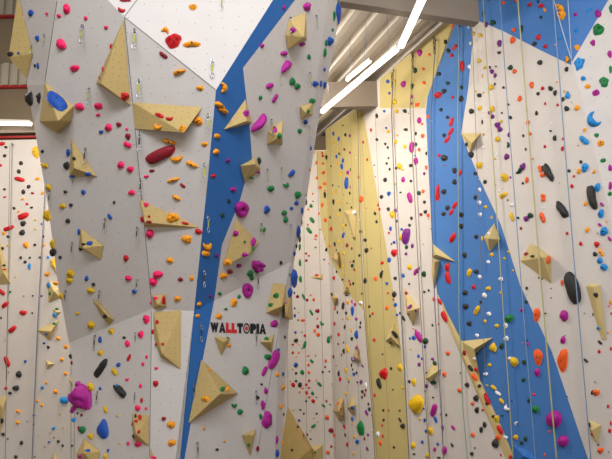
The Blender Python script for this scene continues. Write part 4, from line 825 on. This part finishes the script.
for rc, pts, label, wd in ROPES:
    W_ = []
    for i in range(len(pts) - 1):
        for k in range(6):
            t_ = k / 6; W_.append((pts[i][0] * (1 - t_) + pts[i + 1][0] * t_, pts[i][1] * (1 - t_) + pts[i + 1][1] * t_))
    W_.append(pts[-1])
    wp = []
    for x, y in W_:
        if x < 60: wp.append(pW.at(x, y, .06)); continue
        if x < 374: loc, n, rg = hit(x, y); wp.append(loc - ray(x, y) * (.07 / max(.25, abs(n.dot(ray(x, y)))))); continue
        a_, b_ = pK2.at(x, y), pM.at(x, y)
        q_ = a_ if (a_ - CAM).length > (b_ - CAM).length else b_
        wp.append(q_ - ray(x, y) * (.08 / max(.2, abs(pK2.n.dot(ray(x, y))))))
    if x > 515 and len(wp) > 10: wp = [p + (CAM - p).normalized() * .22 for p in wp]
    # the rope hangs plumb: take the mean course in plan, keep the heights
    t0 = wp[0].z; n_ = len(wp); mz = sum(p.z for p in wp) / n_
    szz = sum((p.z - mz) ** 2 for p in wp) or 1
    bx = sum((p.z - mz) * p.x for p in wp) / szz; by = sum((p.z - mz) * p.y for p in wp) / szz
    mx, my = sum(p.x for p in wp) / n_, sum(p.y for p in wp) / n_
    if rc not in ('br', 'pb', 'gg', 'gy'): wp = [Vector((p.x * .25 + .75 * (mx + bx * (p.z - mz)), p.y * .25 + .75 * (my + by * (p.z - mz)), p.z)) for p in wp]
    t = empty('climbing_rope', wp[0])
    s = (wp[len(wp) // 2] - CAM).dot(fwd) / FPX
    mb = MB(); mb.tube(wp, wd * s * .5, M['r' + rc], 7); mb.build('rope', t, wp[0])
    mb = MB(); q = wp[0] + Vector((0, 0, .05)); n = (CAM - q); n.z = 0; n.normalize()
    mb.tube([q - n * .045, q], .014, M['bolt'], 8); mb.tube([q + Vector((math.cos(a_ * .628) * .03, 0, math.sin(a_ * .628) * .045)) for a_ in range(11)], .008, M['steel'], 6)
    mb.build('anchor', t, wp[0])
    tag(t, label, 'climbing rope', 'ropes hanging down the climbing walls')
# belay anchor chains at the heads of the ropes on the back wall
for x, y, l in ((413, 54, 'bronze chain anchor at the head of thin olive rope in the yellow patch'), (434.5, 38, 'bronze chain anchor at the head of the purple grey rope'),
                (392.5, 74, 'bronze chain anchor at the head of the grey rope')):
    loc, n, rg = hit(x, y); mb = MB()
    for k in range(5):
        c = loc + n * .03 - Vector((0, 0, .09 * k)); r_ = [Vector((math.cos(a_ * .785) * .02, 0, math.sin(a_ * .785) * .05)) for a_ in range(9)]
        if k % 2: r_ = [Vector((0, p.x, p.z)) for p in r_]
        mb.tube([c + p for p in r_], .009, M['bolt'] if k % 2 else M['rbr'], 6)
    tag(mb.build('chain_anchor', origin=loc), l, 'anchor chain', 'chain anchors on the back wall')
# ================================================================== lettering
M['lk'] = mat('black_print', '#17171a', .6); M['lr'] = mat('red_print', '#d3202a', .6)
ltr = empty('wall_lettering', hit(212, 328)[0])
lp = Plane(hit(238, 328)[0], n=hit(238, 328)[1])
word = 'WALLTOPIA'; xs0, xs1 = 210.2, 266.2
adv = {'W': 1.25, 'A': 1.0, 'L': .82, 'T': .86, 'O': 1.0, 'P': .92, 'I': .42}
tot = sum(adv[c] for c in word); x = xs0
for i, ch in enumerate(word):
    wpx = adv[ch] / tot * (xs1 - xs0)
    yt = lambda xx: 322.3 + (xx - xs0) * (1.6 / 56); yb = lambda xx: 332.3 + (xx - xs0) * (1.8 / 56)
    def put(u, v, h): xx = x + u * wpx; return lp.at(xx, yb(xx) + (yt(xx) - yb(xx)) * v, h)
    mb = MB(); m_ = M['lr'] if ch == 'L' else M['lk']
    if ch == 'O':
        for r_in, r_out, mm in ((.33, .47, M['lk']), (0, .2, M['lr'])):
            n_ = 24
            for k in range(n_):
                a0, a1 = 2 * math.pi * k / n_, 2 * math.pi * (k + 1) / n_
                f_ = lambda a, r: (.5 + math.cos(a) * r, .5 + math.sin(a) * r * 1.12)
                q = [f_(a0, r_in), f_(a0, r_out), f_(a1, r_out), f_(a1, r_in)] if r_in else [(.5, .5), f_(a0, r_out), f_(a1, r_out)]
                mb.face([put(*p, .006) for p in q], mm)
                mb.face([put(*f_(a0, r_out), 0), put(*f_(a1, r_out), 0), put(*f_(a1, r_out), .006), put(*f_(a0, r_out), .006)], mm)
    else:
        cu = bpy.data.curves.new('letter', 'FONT'); cu.body = ch; cu.offset = .12; cu.extrude = 0; cu.size = 1
        tmp = bpy.data.objects.new('letter_source', cu); COL.objects.link(tmp)
        bpy.context.view_layer.update(); dg = bpy.context.evaluated_depsgraph_get()
        me = bpy.data.meshes.new_from_object(tmp.evaluated_get(dg)); bpy.data.objects.remove(tmp)
        vx = [v.co.x for v in me.vertices]; vy = [v.co.y for v in me.vertices]; ax, bx_, ay, by_ = min(vx), max(vx), min(vy), max(vy)
        nv = lambda v: (.015 + .97 * (v.co.x - ax) / (bx_ - ax), (v.co.y - ay) / (by_ - ay))
        V3 = [put(*nv(v), .006) for v in me.vertices]; V0 = [put(*nv(v), 0) for v in me.vertices]
        for p in me.polygons: mb.face([V3[k] for k in p.vertices], m_)
        cnt = {}
        for p in me.polygons:
            for ek in p.edge_keys: cnt[ek] = cnt.get(ek, 0) + 1
        for (a, b), c in cnt.items():
            if c == 1: mb.face([V0[a], V0[b], V3[b], V3[a]], m_)
    o = mb.build('letter', ltr, ltr.location)
    if ch == 'L': o['label'] = 'red letter'
    if ch == 'O': o['label'] = 'target shaped letter with a red centre'
    x += wpx
tag(ltr, 'bold black and red WALLTOPIA lettering on the lower white tower face', 'lettering')
